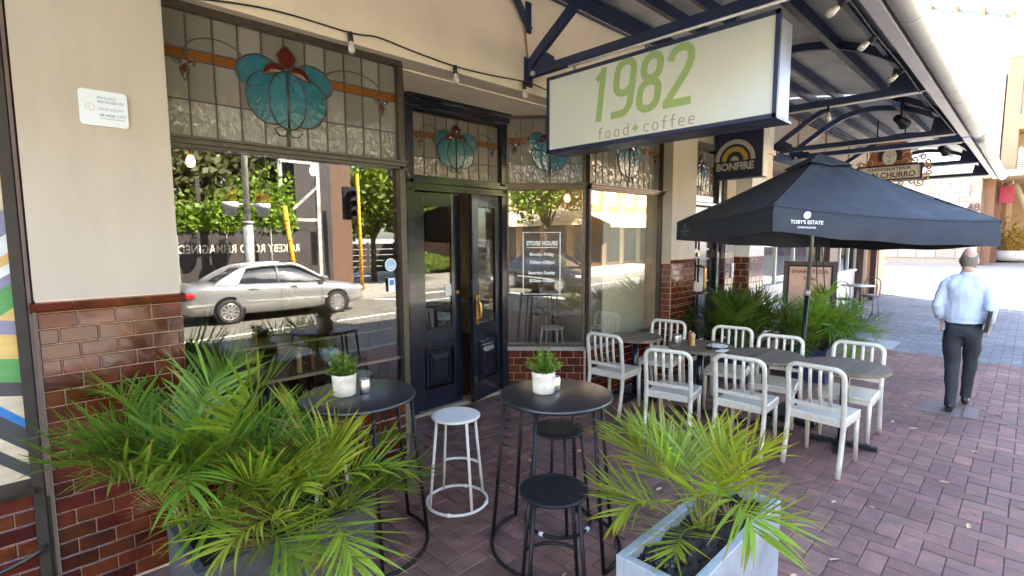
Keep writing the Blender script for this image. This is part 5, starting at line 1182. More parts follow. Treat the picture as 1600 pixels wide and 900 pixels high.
tr = [[((0, .0, .99), .125, .185), ((-.01, 0, .92), .135, .19), ((-.005, 0, .84), .125, .175)],
      [((-.02, .09, .88), .115, .105), ((-.01, .09, .72), .1, .096), ((.0, .08, .52), .08, .08), ((-.03, .068, .34), .068, .07), ((-.06, .06, .16), .064, .062), ((-.07, .058, .055), .07, .064)],
      [((.0, -.09, .88), .115, .105), ((.09, -.088, .72), .098, .094), ((.17, -.08, .53), .08, .078), ((.2, -.068, .38), .07, .066), ((.24, -.055, .24), .064, .058), ((.27, -.045, .11), .064, .056)]]
body('trousers', M_trou, tr, [((-.06, .07, .89), (.09, .1, .1)), ((-.05, -.07, .89), (.09, .1, .1))], man, .009, 4, .03)
mb = MB(); mb.tube([(.127*math.cos(a), .187*math.sin(a), .972) for a in [2*math.pi*k/28 for k in range(28)]], .012, 6, closed=True, ry=.018); mb.build('belt', M_shoe, man)
body('shoe', M_shoe, [[((-.14, .058, .045), .045, .042), ((-.06, .06, .04), .038, .042), ((.04, .064, .035), .032, .046), ((.11, .068, .028), .022, .03)]], [((-.1, .058, .07), (.05, .042, .05))], man, .008, 3)
body('shoe', M_shoe, [[((.2, -.045, .045), .045, .04), ((.28, -.045, .045), .036, .04), ((.37, -.045, .06), .03, .044), ((.44, -.045, .075), .022, .03)]], [((.24, -.045, .08), (.05, .04, .05))], man, .008, 3)
man.scale = (1, .82, 1)
fo = thing('folder', 'dark folder held under the walking man\'s right arm', 'folder', (7.22+.0, .47-.195, .93), R(-2))
mb = MB(); mb.bbox(-.13, .13, -.018, .018, 0, .24, .006); fo.rotation_euler = (R(8), R(-14), R(-6)); mb.build('cover', mat('dark_grey_folder', (.04, .042, .05), .5), fo)
mb = MB(); mb.box(-.115, .125, -.012, .012, .008, .246); mb.build('papers', M_print, fo)

# ================================================================== NEIGHBOURING SHOPS (same terrace, down the street)
nb = thing('neighbour_shops', 'row of beige shopfronts with tiled piers under the second awning', 'building', (13.5, 3.6, 0))
M_beige = mat('beige_render', (.42, .35, .28), .8, var=.08, dirt=.2, dcol=(.28, .23, .19)); M_whiter = mat('white_render', (.66, .65, .62), .7, var=.05); M_tan = mat('tan_brick', (.45, .3, .18), .85, var=.2, scale=14)
M_whitetile = mat('white_graphic_tile', (.62, .6, .58), .2, var=.1, rand=.2)
def np_(mb, name, m): return mb.build(name, m, nb, world=True)
mb = MB(); mb.box(6.95, 20.5, 3.42, 13, 3.25, 8.93); np_(mb, 'upper_wall', M_beige)
mb = MB(); mb.box(8.9, 9.75, 3.33, 3.419, 2.9, 6); mb.box(8.85, 9.8, 3.30, 3.419, 3.32, 3.40); np_(mb, 'pilaster', M_cream)
for x in (11.3, 13.2, 15.2, 17.2):
    mb = MB(); mb.bbox(x, x+.12, 3.39, 3.419, 3.26, 5.5, .005); np_(mb, 'cover_strip', M_beige)
mb = MB(); mb.box(9.8, 20.4, 3.37, 3.418, 3.26, 3.42); np_(mb, 'fascia_band', M_navysteel)
# recessed doorway with navy door
mb = MB(); mb.box(6.96, 7.1, 3.6, 3.8, 0, 3.24); mb.box(8.1, 8.26, 3.55, 3.8, 0, 3.24); mb.box(7.1, 8.1, 3.6, 3.75, 2.38, 2.52); mb.bbox(7.08, 8.12, 3.54, 3.6, 2.36, 2.42, .01); dfr = np_(mb, 'door_frame', M_navy)
mb = MB(); mb.bbox(7.1, 8.1, 3.64, 3.69, .02, 2.38, .004); dd = mb.build('door', M_navy, nb, world=True)
for (a, b, c, d) in ((7.2, 7.55, .25, 1.0), (7.65, 8.0, .25, 1.0), (7.2, 7.55, 1.2, 1.55), (7.65, 8.0, 1.2, 1.55), (7.2, 7.55, 1.7, 2.25), (7.65, 8.0, 1.7, 2.25)):
    mb = MB(); mb.bar((a, 3.635, c), (b, 3.635, c), .03, .025); mb.bar((a, 3.635, d), (b, 3.635, d), .03, .025); mb.bar((a, 3.635, c), (a, 3.635, d), .03, .025, (0, 1, 0)); mb.bar((b, 3.635, c), (b, 3.635, d), .03, .025, (0, 1, 0)); mb.build('door_panel', M_navy, dd, world=True)
mb = MB(); mb.tube(smoothpath([(7.62, 3.63, 1.02), (7.62, 3.53, 1.05), (7.62, 3.52, 1.18), (7.62, 3.52, 1.32), (7.62, 3.53, 1.42), (7.62, 3.63, 1.45)], 4), .022, 8); mb.build('pull_handle', M_brass, dd, world=True)
mb = MB(); mb.tube([(7.6, 3.64, 1.62), (7.6, 3.62, 1.62)], .03, 12); mb.build('lock', M_brass, dd, world=True)
mb = MB(); mb.box(7.1, 7.12, 3.6, 3.66, 2.52, 3.2); mb.box(8.08, 8.1, 3.6, 3.66, 2.52, 3.2); w_n = np_(mb, 'fanlight', M_bronze)
leadlight(w_n, (7.12, 3.64, 2.53), (1, 0, 0), .96, .66, 7, .5, .5)
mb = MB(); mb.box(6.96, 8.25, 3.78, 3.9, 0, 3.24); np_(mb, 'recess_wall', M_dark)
def tiledpier(x0, x1, top, y=3.37):
    mb = MB(); mb.box(x0, x1, y, 4.4, 0, 1.56); g = np_(mb, 'tiled_pier_base', M_grout); tile_wall(g, (x0, y-.002), (x1, y-.002), 0, 1.55, tw=.2, th=.11, joined=True); tile_wall(g, (x0-.002, 4.1), (x0-.002, y), 0, 1.55, tw=.2, th=.11, joined=True)
    mb = MB(); mb.box(x0, x1, y, 4.4, 1.56, 3.25); np_(mb, 'pier', top)
tiledpier(8.28, 8.62, M_beige, 3.5); tiledpier(8.95, 9.62, M_whiter)
mb = MB(); mb.box(8.25, 8.6, 3.485, 3.498, 1.64, 2.05); np_(mb, 'wall_sign', M_signnavy)
for k, z in enumerate((1.95, 1.86, 1.80, 1.74)):
    mb = MB(); mb.box(8.38+.03*(k % 2), 8.56, 3.481, 3.4845, z, z+.02); np_(mb, 'sign_line', M_faint)
mb = MB(); mb.box(8.5, 8.58, 3.47, 3.498, 1.22, 1.46); np_(mb, 'intercom', M_whiter)
mb = MB(); mb.box(9.63, 9.78, 3.45, 4.2, 0, 3.25); np_(mb, 'downpipe_box', M_brown)
def shopfront(x0, x1, n, riser_m, y=3.6, h0=.95):
    mb = MB(); mb.box(x0, x1, y, y+.2, 0, h0-.06); g = np_(mb, 'stall_riser', M_grout); tile_wall(g, (x0, y-.002), (x1, y-.002), 0, h0-.06, tw=.22, th=.11, joined=True, mtile=riser_m)
    mb = MB(); mb.box(x0, x1, y-.06, y+.2, h0-.06, h0); np_(mb, 'sill', M_whiter)
    mb = MB(); w = (x1-x0)/n
    for i in range(n+1): mb.box(x0+i*w-.03, x0+i*w+.03, y-.02, y+.05, h0, 3.0)
    mb.box(x0, x1, y-.022, y+.052, 2.94, 3.02); f = np_(mb, 'window', M_whiter)
    for i in range(n):
        mb = MB(); mb.box(x0+i*w+.03, x0+(i+1)*w-.03, y+.01, y+.016, h0, 2.94); mb.build('glass_pane', M_glass, f, world=True)
    mb = MB(); mb.box(x0, x1, y+2.2, y+2.3, 0, 3.25); np_(mb, 'interior_wall', mat('pale_shop_interior', (.5, .46, .4), .8) if 'pale_shop_interior' not in MATS else MATS['pale_shop_interior'])
shopfront(9.8, 14.2, 4, M_whitetile)
for a_, b_, c_, d_ in ((14.2, 14.9, 3.45, 4.2), (17.5, 17.8, 3.4, 4.2), (18.1, 18.25, 3.2, 3.35)):
    mb = MB(); mb.box(a_, b_, c_, d_, 0, 3.25); np_(mb, 'dark_post', M_brown)
shopfront(14.9, 17.5, 3, M_whitetile)
mb = MB(); mb.box(17.8, 19.6, 3.7, 4.2, 0, 3.25); np_(mb, 'end_wall', M_tan)
mb = MB(); mb.box(19.6, 20.5, 3.4, 13, 0, 3.25); np_(mb, 'corner_pier', M_tan)
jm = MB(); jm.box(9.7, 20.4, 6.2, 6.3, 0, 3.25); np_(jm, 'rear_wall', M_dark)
# interior furniture seen through the cafe glass
def int_table(loc, label, L, Wd):
    t = thing('timber_table', label, 'table', loc, 0, group='timber tables inside the cafe'); x, y = L/2, Wd/2
    mb = MB(); mb.bbox(-x, x, -y, y, .71, .74, .004); mb.build('tabletop', M_timber, t)
    mb = MB(); mb.box(-x, x, -y-.006, -y, .712, .738); mb.build('front_edge', M_timberedge, t)
    for sx in (-1, 1):
        for sy_ in (-1, 1):
            mb = MB(); mb.bar((sx*(x-.12), sy_*(y-.08), 0), (sx*(x-.12), sy_*(y-.08), .71), .06, .05, (0, 1, 0)); mb.build('leg', M_navysteel, t)
int_table((2.15, 4.62, 0), 'long timber table just inside the main window with mills and a blue pot', 1.6, .6)
int_table((2.55, 6.05, 0), 'second timber table deeper inside the cafe', 1.9, .5)
mill((1.72, 4.40, .741), 'pale wood mill on the table inside the main window', M_wood, .17); mill((1.84, 4.42, .741), 'red brown mill on the table inside the main window', M_redwood, .17)
mill((1.85, 5.92, .741), 'pale wood mill on the deeper indoor table', M_wood, .17); mill((1.76, 5.95, .741), 'red brown mill on the deeper indoor table', M_redwood, .17)
t = thing('blue_pot', 'pale blue footed pot with a succulent on the indoor table', 'potted plant', (2.02, 4.44, .741)); mb = MB(); mb.lathe([(0, .03), (.05, .03), (.075, .06), (.082, .1), (.078, .14), (.072, .15), (.068, .145), (.07, .1), (0, .09)], 28); mb.build('pot', mat('pale_blue_glaze', (.42, .52, .62), .35, var=.12), t)
mb = MB()
for k in range(3): a = 2.1*k; mb.tube([(.05*math.cos(a), .05*math.sin(a), .05), (.055*math.cos(a), .055*math.sin(a), 0)], [.022, .014], 8)
mb.build('foot', MATS['pale_blue_glaze'], t)
mb = MB(); r_ = random.Random(5); cols = []
for i in range(26):
    a = r_.uniform(0, 6.28); e = r_.uniform(.5, 1.5); d = Vector((math.cos(a)*math.cos(e), math.sin(a)*math.cos(e), math.sin(e))); sd_ = d.cross(Vector((0, 0, 1))).normalized(); l = r_.uniform(.05, .1); p = Vector((0, 0, .13)); mb.add([p, p+d*l*.5+sd_*.008, p+d*l, p+d*l*.5-sd_*.008], [(0, 1, 2, 3)]); cols.append((r_.random(), .3, 0))
o = mb.build('foliage', M_bush, t, recalc=False); leafattr(o, cols, 4)
for (x, y, l) in ((5.30, 4.62, 'white stool inside the splayed window'), (5.82, 4.16, 'white stool inside, partly hidden by the window corner post')): stool((x, y, 0), l, M_white, .4, .66, 'white stools inside the cafe')
def high_table(loc, label, L=1.4):
    t = thing('high_table', label, 'table', loc, 0, group='dark high tables inside the cafe'); mb = MB(); mb.bbox(-L/2, L/2, -.25, .25, 1.02, 1.05, .004); mb.build('tabletop', M_timber, t)
    for sx in (-1, 1):
        for q in (-1, 1): mb = MB(); mb.bar((sx*(L/2-.08), q*.18, 0), (sx*(L/2-.08), q*.18, 1.02), .025, .025, (0, 1, 0)); mb.build('leg', M_rattan, t)
high_table((5.3, 5.3, 0), 'dark high table inside behind the splayed window'); high_table((4.0, 5.7, 0), 'dark high table inside behind the door')
t = thing('potted_succulent', 'grey pot with spiky plant on the high table by the corner post', 'potted plant', (5.75, 5.2, 1.051)); mb = MB(); mb.lathe([(0, 0), (.06, 0), (.075, .12), (.07, .12), (0, .1)], 20); mb.build('pot', M_concrete, t); mb = MB(); cols = []
for i in range(22):
    a = r_.uniform(0, 6.28); e = r_.uniform(.5, 1.4); d = Vector((math.cos(a)*math.cos(e), math.sin(a)*math.cos(e), math.sin(e))); sd_ = d.cross(Vector((0, 0, 1))).normalized(); l = r_.uniform(.12, .2); p = Vector((0, 0, .1)); mb.add([p, p+d*l*.5+sd_*.008, p+d*l, p+d*l*.5-sd_*.008], [(0, 1, 2, 3)]); cols.append((r_.random(), .3, 0))
o = mb.build('foliage', M_leafdark, t, recalc=False); leafattr(o, cols, 4)
t = thing('terracotta_pot', 'pale terracotta pot on the indoor high table beside the door', 'pot', (4.62, 5.25, 1.051)); mb = MB(); mb.lathe([(0, 0), (.085, 0), (.11, .16), (.115, .2), (.1, .2), (.09, .1), (0, .02)], 24); mb.build('pot_body', mat('pale_terracotta', (.5, .33, .2), .8, var=.15), t); mb = MB(); mb.lathe([(0, -.002), (.13, -.002), (.14, .012), (0, .012)], 24); mb.build('saucer', MATS['pale_terracotta'], t)
def pendant(loc, label, cage=False):
    t = thing('pendant_lamp', label, 'lamp', loc, 0, group='glowing pendant bulbs inside the cafe'); mb = MB(); mb.tube([(0, 0, .1), (0, 0, 3.24-loc[2])], .004, 5); mb.build('cord', M_cable, t)
    mb = MB(); mb.tube([(0, 0, .045), (0, 0, .11)], .02, 10); mb.build('socket', M_brass, t)
    mb = MB(); mb.lathe([(0, -.06), (.025, -.05), (.036, -.02), (.034, .01), (.018, .045), (0, .045)], 16); mb.build('bulb', M_bulb, t)
    if cage:
        mb = MB()
        for k in range(8): a = k*.785; mb.tube([(.09*math.cos(a), .09*math.sin(a), -.16), (.09*math.cos(a), .09*math.sin(a), .12)], .004, 4)
        mb.tube(arc((0, 0, -.16), .09, 0, 360, 16)[:-1], .004, 4, closed=True); mb.lathe([(.02, .16), (.095, .12), (.095, .115), (0, .15)], 16); mb.build('lantern_cage', M_black, t)
pendant((1.25, 5.5, 2.62), 'glowing filament pendant close to the plaque pier in the main window'); pendant((2.40, 5.5, 2.635), 'glowing filament pendant in the middle of the main window')
pendant((5.66, 4.65, 2.45), 'glowing filament pendant in the splayed window'); pendant((6.08, 4.25, 2.47), 'glowing caged lantern behind the window blind side', True)

# ================================================================== ACROSS THE SIDE STREET (right edge)
M_palewall = mat('white_painted_wall', (.6, .59, .56), .8, var=.03); M_blueclad = mat('pale_blue_cladding', (.2, .27, .36), .6, var=.04); M_creamc = mat('cream_balcony', (.42, .31, .19), .8, var=.05); M_sandst = mat('pale_sandstone', (.36, .31, .24), .85, var=.1, rand=.15)
def build(name, label, loc): return thing(name, label, 'building', loc)
b1 = build('corner_hotel', 'white painted building with pale blue gable cladding beyond the awning pipe', (36, 6, .5))
mb = MB(); mb.box(34, 50, 1.6, 12, 5.1, 10.6); mb.build('wall', M_palewall, b1, world=True)
mb = MB(); mb.prism([(33.98, 1.6, 10.5), (33.98, 7, 9.2), (33.98, 12, 10.9), (33.98, 9, 15), (33.98, 1.6, 12.4)], (.6, 0, 0)); mb.build('gable_cladding', M_blueclad, b1, world=True)
for k in range(1, 4): mb = MB(); mb.bar((33.97, 1.6, 10.6+.55*k), (33.97, 9, 10+.8*k), .012, .03); mb.build('cladding_joint', M_galv, b1, world=True)
rf = MB(); rf.prism([(33.2, 1.2, 12.0), (33.2, 9.5, 15.4), (33.2, 9.5, 15.7), (33.2, 1.0, 12.25)], (15, 0, 0)); roof = rf.build('roof', M_palewall, b1, world=True)
for k in range(8):
    y = 1.4+k*1.0; mb = MB(); mb.bar((33.1, y, 11.95+.41*(y-1.2)), (34, y, 11.95+.41*(y-1.2)), .12, .2); mb.build('rafter_tail', M_creamc, roof, world=True)
b2 = build('balcony_building', 'cream building with deep balcony openings and rail balconies', (42, -.5, .6))
mb = MB(); mb.box(37.97, 39.2, .95, 1.53, .6, 11); mb.box(38, 52, -4, 1.5, 10.2, 11.1); mb.box(38, 52, -4, 1.5, 7.4, 8.2); mb.box(38, 52, -4, 1.5, 4.6, 5.3); mb.box(39.9, 52, -3.95, 1.4, .6, 10.9); mb.build('wall', M_creamc, b2, world=True)
mb = MB()
mb.box(37.9, 52, -4.2, 1.6, 11.1, 11.35); rb = mb.build('roof', M_palewall, b2, world=True)
for z0 in (8.2, 5.3):
    mb = MB()
    for k in range(10): mb.bar((38.2, -3.6, z0+.12+k*.11), (38.2, .9, z0+.12+k*.11), .02, .025)
    for k in range(5): mb.bar((38.2, -3.6+k*1.1, z0), (38.2, -3.6+k*1.1, z0+1.2), .04, .04, (0, 1, 0))
    mb.build('balcony_railing', M_steel, b2, world=True)
b3 = build('sandstone_shop', 'pale sandstone ground floor with brown columns, number 48 and a flat canopy', (35, 4, .6))
mb = MB(); mb.box(34.06, 50, 1.95, 12, .3, 5.08); w3 = mb.build('wall', M_sandst, b3, world=True)
for r in range(9):
    for c in range(7):
        mb = MB(); y = 1.97+c*.78+(.39 if r % 2 else 0); mb.bbox(34.0, 34.06, y, y+.76, .75+r*.47, 1.2+r*.47, .012); mb.build('block', M_sandst, w3, world=True)
for k in range(3):
    mb = MB(); mb.box(34.6+k*1.5, 35.0+k*1.5, 1.5-k*.18, 1.85-k*.18, .4, 4.6); mb.build('column', mat('brown_column', (.2, .11, .065), .8) if 'brown_column' not in MATS else MATS['brown_column'], b3, world=True)
mb = MB(); mb.box(33.2, 46, -3.0, 1.94, 4.62, 4.9); mb.build('canopy', M_creamc, b3, world=True)
mb = MB(); mb.bbox(33.86, 33.99, 2.38, 2.62, 3.75, 4.35, .02); mb.build('wall_lamp', M_blueclad, b3, world=True)
text('street_number', '48', .5, (33.98, 2.45, 3.1), FACE_UP_ROAD, M_brown, b3, bold=.01)
rs = thing('red_hanging_sign', 'small red square sign hanging under the pale canopy', 'sign', (36.0, 1.12, 3.5)); mb = MB(); mb.bbox(-.05, .05, -.27, .27, 0, .85, .01); mb.build('panel', M_red, rs); mb = MB(); mb.bar((0, -.2, .95), (0, -.2, 1.35), .03, .03); mb.bar((0, .2, .95), (0, .2, 1.35), .03, .03); mb.build('hanger', M_steel, rs)
mb = MB(); mb.box(40, 41, -8, 14, .5, 1.1); tw = tag(mb.build('low_wall', mat('dusky_low_wall', (.17, .14, .17), .8)), 'low dusky wall along the far side of the side street', 'wall')
pt = thing('street_planter', 'pale round planter with an orange green shrub across the road', 'planter', (37.2, .75, .58)); mb = MB(); mb.lathe([(0, 0), (.7, 0), (.85, .2), (.85, .5), (.75, .52), (0, .4)], 24); mb.build('bowl', M_palewall, pt)
def leafball(t, centre, rad, n, m, s, seed, name='foliage', squash=1, hollow=.4):
    r_ = random.Random(seed); mb = MB(); cols = []
    cl = [(r_.gauss(0, 1), r_.gauss(0, 1), r_.gauss(0, 1)) for k in range(14)]; cl = [Vector(c).normalized()*rad*r_.uniform(.3, .8) for c in cl]
    for i in range(n):
        c = r_.choice(cl); v = Vector((r_.gauss(0, 1), r_.gauss(0, 1), r_.gauss(0, 1))).normalized()*rad*.5*r_.uniform(hollow, 1)**.5; p = c+v; p.z *= squash; p = Vector(centre)+p
        d = Vector((r_.gauss(0, 1), r_.gauss(0, 1), r_.gauss(0, .7))).normalized(); sd_ = d.cross(Vector((r_.gauss(0, 1), r_.gauss(0, 1), r_.gauss(0, 1)))).normalized(); l = s*r_.uniform(.7, 1.3)
        mb.add([p-d*l*.5, p+sd_*l*.28, p+d*l*.5, p-sd_*l*.28], [(0, 1, 2, 3)]); cols.append((r_.random(), .3, 0))
    o = mb.build(name, m, t, recalc=False); leafattr(o, cols, 4); return o
M_orleaf = leaf_mat('orange_green_leaf', (.3, .22, .03), trans=.35)
leafball(pt, (0, 0, 1.2), 1.1, 900, M_orleaf, .16, 3)
def tree(name, label, loc, h, rad, m, n, s, seed, trunk_r=.14, squash=.85, group='street trees'):
    t = thing(name, label, 'tree', loc, 0, group); r_ = random.Random(seed); mb = MB(); top = Vector((0, 0, h*.55))
    mb.tube([(0, 0, 0), (r_.uniform(-.1, .1), 0, h*.3), top], [trunk_r, trunk_r*.8, trunk_r*.6], 9)
    for k in range(7):
        a = k*.9+r_.random(); e = Vector((math.cos(a)*rad*.7, math.sin(a)*rad*.7, h*.62+r_.uniform(0, h*.3))); mb.tube([Vector((0, 0, h*r_.uniform(.3, .5))), top.lerp(e, .5)+Vector((0, 0, .1)), e], [trunk_r*.5, trunk_r*.3, trunk_r*.1], 6)
    mb.build('trunk', M_bark, t); leafball(t, (0, 0, h*.75), rad, n, m, s, seed, 'crown', squash); return t
tree('street_tree', 'green yellow tree behind the red hanging sign', (44, 2.2, .6), 5, 1.9, M_orleaf, 1500, .25, 8)
mb = MB()
cpz = .6; mb.tube([(38.6, .35, cpz), (38.5, .3, 3.0), (38.2, .9, 4.6)], [.16, .15, .12], 10); mb.tube([(38.5, .3, 3.0), (38.4, -.5, 4.6)], [.14, .11], 10)
tag(mb.build('branching_column', M_palewall), 'white forked column holding the pale canopy', 'column')
# distant pedestrian stepping off to the left
pn = thing('person', 'distant pedestrian in a white top and dark shorts striding past the orange shrub', 'person', (36.6, 1.55, .52), R(120))
body('body', M_skin, [[((0, 0, .9), .1, .1), ((0, 0, 1.4), .09, .15)], [((0, 0, 1.37), .05), ((0, .2, 1.38), .05)], [((0, 0, 1.37), .05), ((0, -.2, 1.38), .05)], [((0, .08, .9), .09), ((.2, .08, .5), .06), ((.42, .08, .06), .045)], [((0, -.08, .9), .09), ((-.1, -.08, .5), .06), ((-.35, -.08, .12), .045)], [((0, .2, 1.38), .05), ((-.12, .24, 1.1), .04), ((.05, .24, .9), .035)], [((0, -.2, 1.38), .05), ((.12, -.24, 1.12), .04), ((.25, -.2, 1.0), .035)], [((0, 0, 1.4), .06), ((.03, 0, 1.52), .055)]], [((.04, 0, 1.62), (.1, .08, .12)), ((.45, .08, .05), (.1, .045, .04)), ((-.32, -.08, .08), (.08, .045, .05))], pn, .015, 3)
body('top', M_print, [[((0, 0, .95), .12, .17), ((0, 0, 1.2), .13, .19), ((0, 0, 1.42), .08, .14)]], [], pn, .02, 3); body('shorts', M_trou, [[((0, 0, .98), .13, .175), ((0, 0, .86), .13, .18)], [((0, .08, .88), .11), ((.1, .08, .62), .09)], [((0, -.08, .88), .11), ((-.04, -.08, .62), .09)]], [], pn, .02, 3)
mb = MB(); mb.tube([(0, 0, 0), (0, 0, 1.0)], .09, 10); yb = tag(mb.build('bollard', M_yellow), 'short yellow bollard far across the sunlit street', 'bollard'); yb.location = (33, 7.15, .4)

# ================================================================== ACROSS THE MAIN ROAD (seen mirrored in the shop glass)
hd = thing('hoarding', 'long charcoal hoarding lettered ROKEBY ROAD REIMAGINED across the road', 'hoarding', (3.5, -8.9, 0))
M_hoard = mat('charcoal_hoarding', (.045, .036, .033), .6, var=.2, scale=2, dirt=.3)
for k in range(9):
    mb = MB(); mb.bbox(-4+k*1.2+.004, -2.8+k*1.2-.004, -8.94, -8.88, .02, 2.25, .004); mb.build('panel', M_hoard, hd, world=True)
    if k: mb = MB(); mb.bar((-4+k*1.2, -8.87, .02), (-4+k*1.2, -8.87, 2.3), .03, .02, (0, 1, 0)); mb.build('batten', M_galv, hd, world=True)
text('lettering', 'ROKEBY ROAD REIMAGINED.', .335, (4.78, -8.865, 1.50), FACE_CAFE, mat('warm_white_lettering', (.88, .78, .6), .5), hd, align='CENTER', bold=.004, sx=.72, spacing=1.05)
vn = tag(leafball(None, (0, 0, 0), 1, 1, M_vine, .1, 1, 'vine'), 'bright green creeper tumbling over the charcoal hoarding', 'creeper', kind='stuff'); bpy.data.objects.remove(vn)
mb = MB(); cols = []; r_ = random.Random(12)
for i in range(24000):
    x = r_.uniform(-4, 6.4); z = 2.1+abs(r_.gauss(0, .62))*(.9+.4*math.sin(x*1.3)); 
    if x > 4.6 and r_.random() < .5: continue
    p = Vector((x, -9.05+r_.uniform(-.5, .25), z)); d = Vector((r_.gauss(0, 1), r_.gauss(0, 1), r_.gauss(-.4, .7))).normalized(); sd_ = d.cross(Vector((r_.gauss(0, 1), r_.gauss(0, 1), r_.gauss(0, 1)))).normalized(); l = r_.uniform(.09, .2)
    mb.add([p-d*l*.5, p+sd_*l*.35, p+d*l*.5, p-sd_*l*.35], [(0, 1, 2, 3)]); cols.append((r_.random(), .3, 0))
o = mb.build('creeper', M_vine, None, recalc=False); leafattr(o, cols, 4); tag(o, 'bright green creeper tumbling over the charcoal hoarding', 'creeper', kind='stuff')
for i, (x, y, h, rd, l) in enumerate(((-1.5, -14, 6.4, 3.3, 'dull olive tree behind the hoarding end farthest from the traffic light'), (3.2, -14.5, 6.4, 3.4, 'dull olive tree behind the middle of the hoarding'), (7.6, -15, 6.6, 3.2, 'dull olive tree behind the hoarding end closest to the scaffold frame'))):
    tree('olive_tree', l, (x, y, 0), h, rd, M_darktree, 9500, .34, 40+i, .25, 1.0, 'trees behind the hoarding')
for i, (x, y, h, rd, l) in enumerate(((13.4, -11.5, 4.6, 2.1, 'fresh green street tree beside the traffic light'), (11.4, -13.2, 4.8, 2.4, 'fresh green tree on the corner beyond the traffic light'), (17.5, -12.5, 6.2, 2.2, 'fresh green street tree farther along the opposite pavement'), (15.2, -15.5, 6.0, 3.0, 'broad green tree in the gap between the corner and the terracotta shops'), (-9, -9.5, 6.5, 2.4, 'street tree by the cream shop awning on the opposite pavement'))):
    tree('street_tree', l, (x, y, 0), h, rd, M_treeleaf, 5600, .26, 60+i, .14, .9)
lp = thing('lamp_post', 'tall galvanised lamp post carrying two hanging flower pots', 'lamp post', (4.62, -7.75, 0))
mb = MB(); mb.tube([(0, 0, 0), (0, 0, 2.3)], .13, 16); mb.tube([(0, 0, 2.3), (0, 0, 2.36)], .16, 16); mb.tube([(0, 0, 2.36), (0, 0, 7.5)], [.085, .06], 14); mb.build('pole', M_galv, lp)
mb = MB(); mb.bar((-.45, 0, 2.82), (.45, 0, 2.82), .03, .04); mb.build('bracket', M_galv, lp)
for q in (-1, 1):
    mb = MB(); mb.lathe([(0, 2.5), (.14, 2.5), (.17, 2.72), (.2, 2.73), (.2, 2.86), (.17, 2.86), (0, 2.8)], 20, (q*.4, 0, 0)); f = mb.build('flower_pot', M_whiter, lp); leafball(f, (q*.4, 0, 2.98), .22, 260, M_orleaf, .07, 5+q, 'flowers')
for (x, y, tl, h, l) in ((6.0, -8.0, R(6), 2.85, 'yellow pole leaning slightly beside the silver car'), (9.17, -10.1, R(1), 4.2, 'yellow traffic light pole on the opposite corner')):
    t = thing('yellow_pole', l, 'pole', (x, y, 0)); mb = MB(); mb.tube([(0, 0, 0), (-math.sin(tl)*h, 0, math.cos(tl)*h)], .065, 12); mb.build('shaft', mat('road_yellow', (.72, .36, .01), .5) if 'road_yellow' not in MATS else MATS['road_yellow'], t)
    mb = MB()
    for k in range(3): z = h*(.45+.2*k); mb.tube([(-math.sin(tl)*z, 0, z-.02), (-math.sin(tl)*z, 0, z+.02)], .08, 12)
    mb.build('band', MATS['road_yellow'], t)
tl = thing('traffic_light', 'three lamp traffic light head seen from the side on the yellow pole', 'traffic light', (8.68, -9.9, 2.62)); mb = MB(); mb.bbox(-.33, .33, -.06, .06, -.1, 1.35, .05); mb.build('backboard', M_black, tl); tl.scale = (.85, .85, .8)
for k in range(3):
    mb = MB(); mb.lathe([(.13, 0), (.15, 0), (.15, .3), (.14, .3)], 18); mb.v = [Vector((v.x, v.z+.06, v.y+.2+k*.42)) for v in mb.v]; mb.build('visor', M_black, tl); mb = MB(); mb.disc((0, .07, .2+k*.42), .13, 18, ax=(1, 0, 0), ay=(0, 0, 1)); mb.build('lens', M_rattan, tl)
fr = thing('scaffold_frame', 'grey square steel frame standing behind the charcoal hoarding', 'frame', (6.8, -9.6, 0))
mb = MB()
for x in (-.6, .6): mb.bar((x, 0, 0), (x, 0, 4.4), .12, .12, (0, 1, 0))
for z in (2.5, 4.34): mb.bar((-.6, 0, z), (.6, 0, z), .11, .1)
mb.bar((-.6, 0, 2.5), (.6, 0, 3.6), .08, .08); mb.build('frame_bars', M_galv, fr)
ob = thing('opposite_shops', 'sunlit terracotta shop row with a cream striped awning across the road', 'building', (20, -14, 0))
M_terra = mat('terracotta_wall', (.42, .2, .1), .85, var=.12, scale=6); M_stripe = mat('cream_awning_canvas', (.7, .58, .36), .8, var=.05)
for (x0, x1, h, m_) in ((-34, -7.4, 7.5, M_tan), (19, 26, 6.5, M_terra), (26, 40, 8.5, M_terra)):
    mb = MB(); mb.box(x0, x1, -22, -13, 0, h); wl = mb.build('wall', m_, ob, world=True); n = int((x1-x0)/2.1)
    for k in range(n):
        x = x0+.6+k*2.1; mb = MB(); mb.bbox(x, x+1.1, -13.06, -12.98, 4.0, 5.7, .02); f = mb.build('window', M_whiter, wl, world=True)
        mb = MB(); mb.bbox(x, x+1.5 if m_ is M_terra else x+1.98, -13.05, -12.99, .2, 2.75, .02); mb.build('shopfront_pane', M_navy, wl, world=True)
        mb = MB(); mb.bbox(x-.55, x-.15, -13.25, -12.97, 0, h-.1, .02); mb.build('pilaster', M_stripe if m_ is M_terra else M_tan, wl, world=True)
    mb = MB(); mb.prism([(x0, -13, 3.5), (x0, -10.9, 2.75), (x0, -10.9, 2.5), (x0, -10.95, 2.5), (x0, -10.95, 2.7), (x0, -13, 3.4)], (x1-x0, 0, 0)); mb.build('awning', M_stripe, wl, world=True)
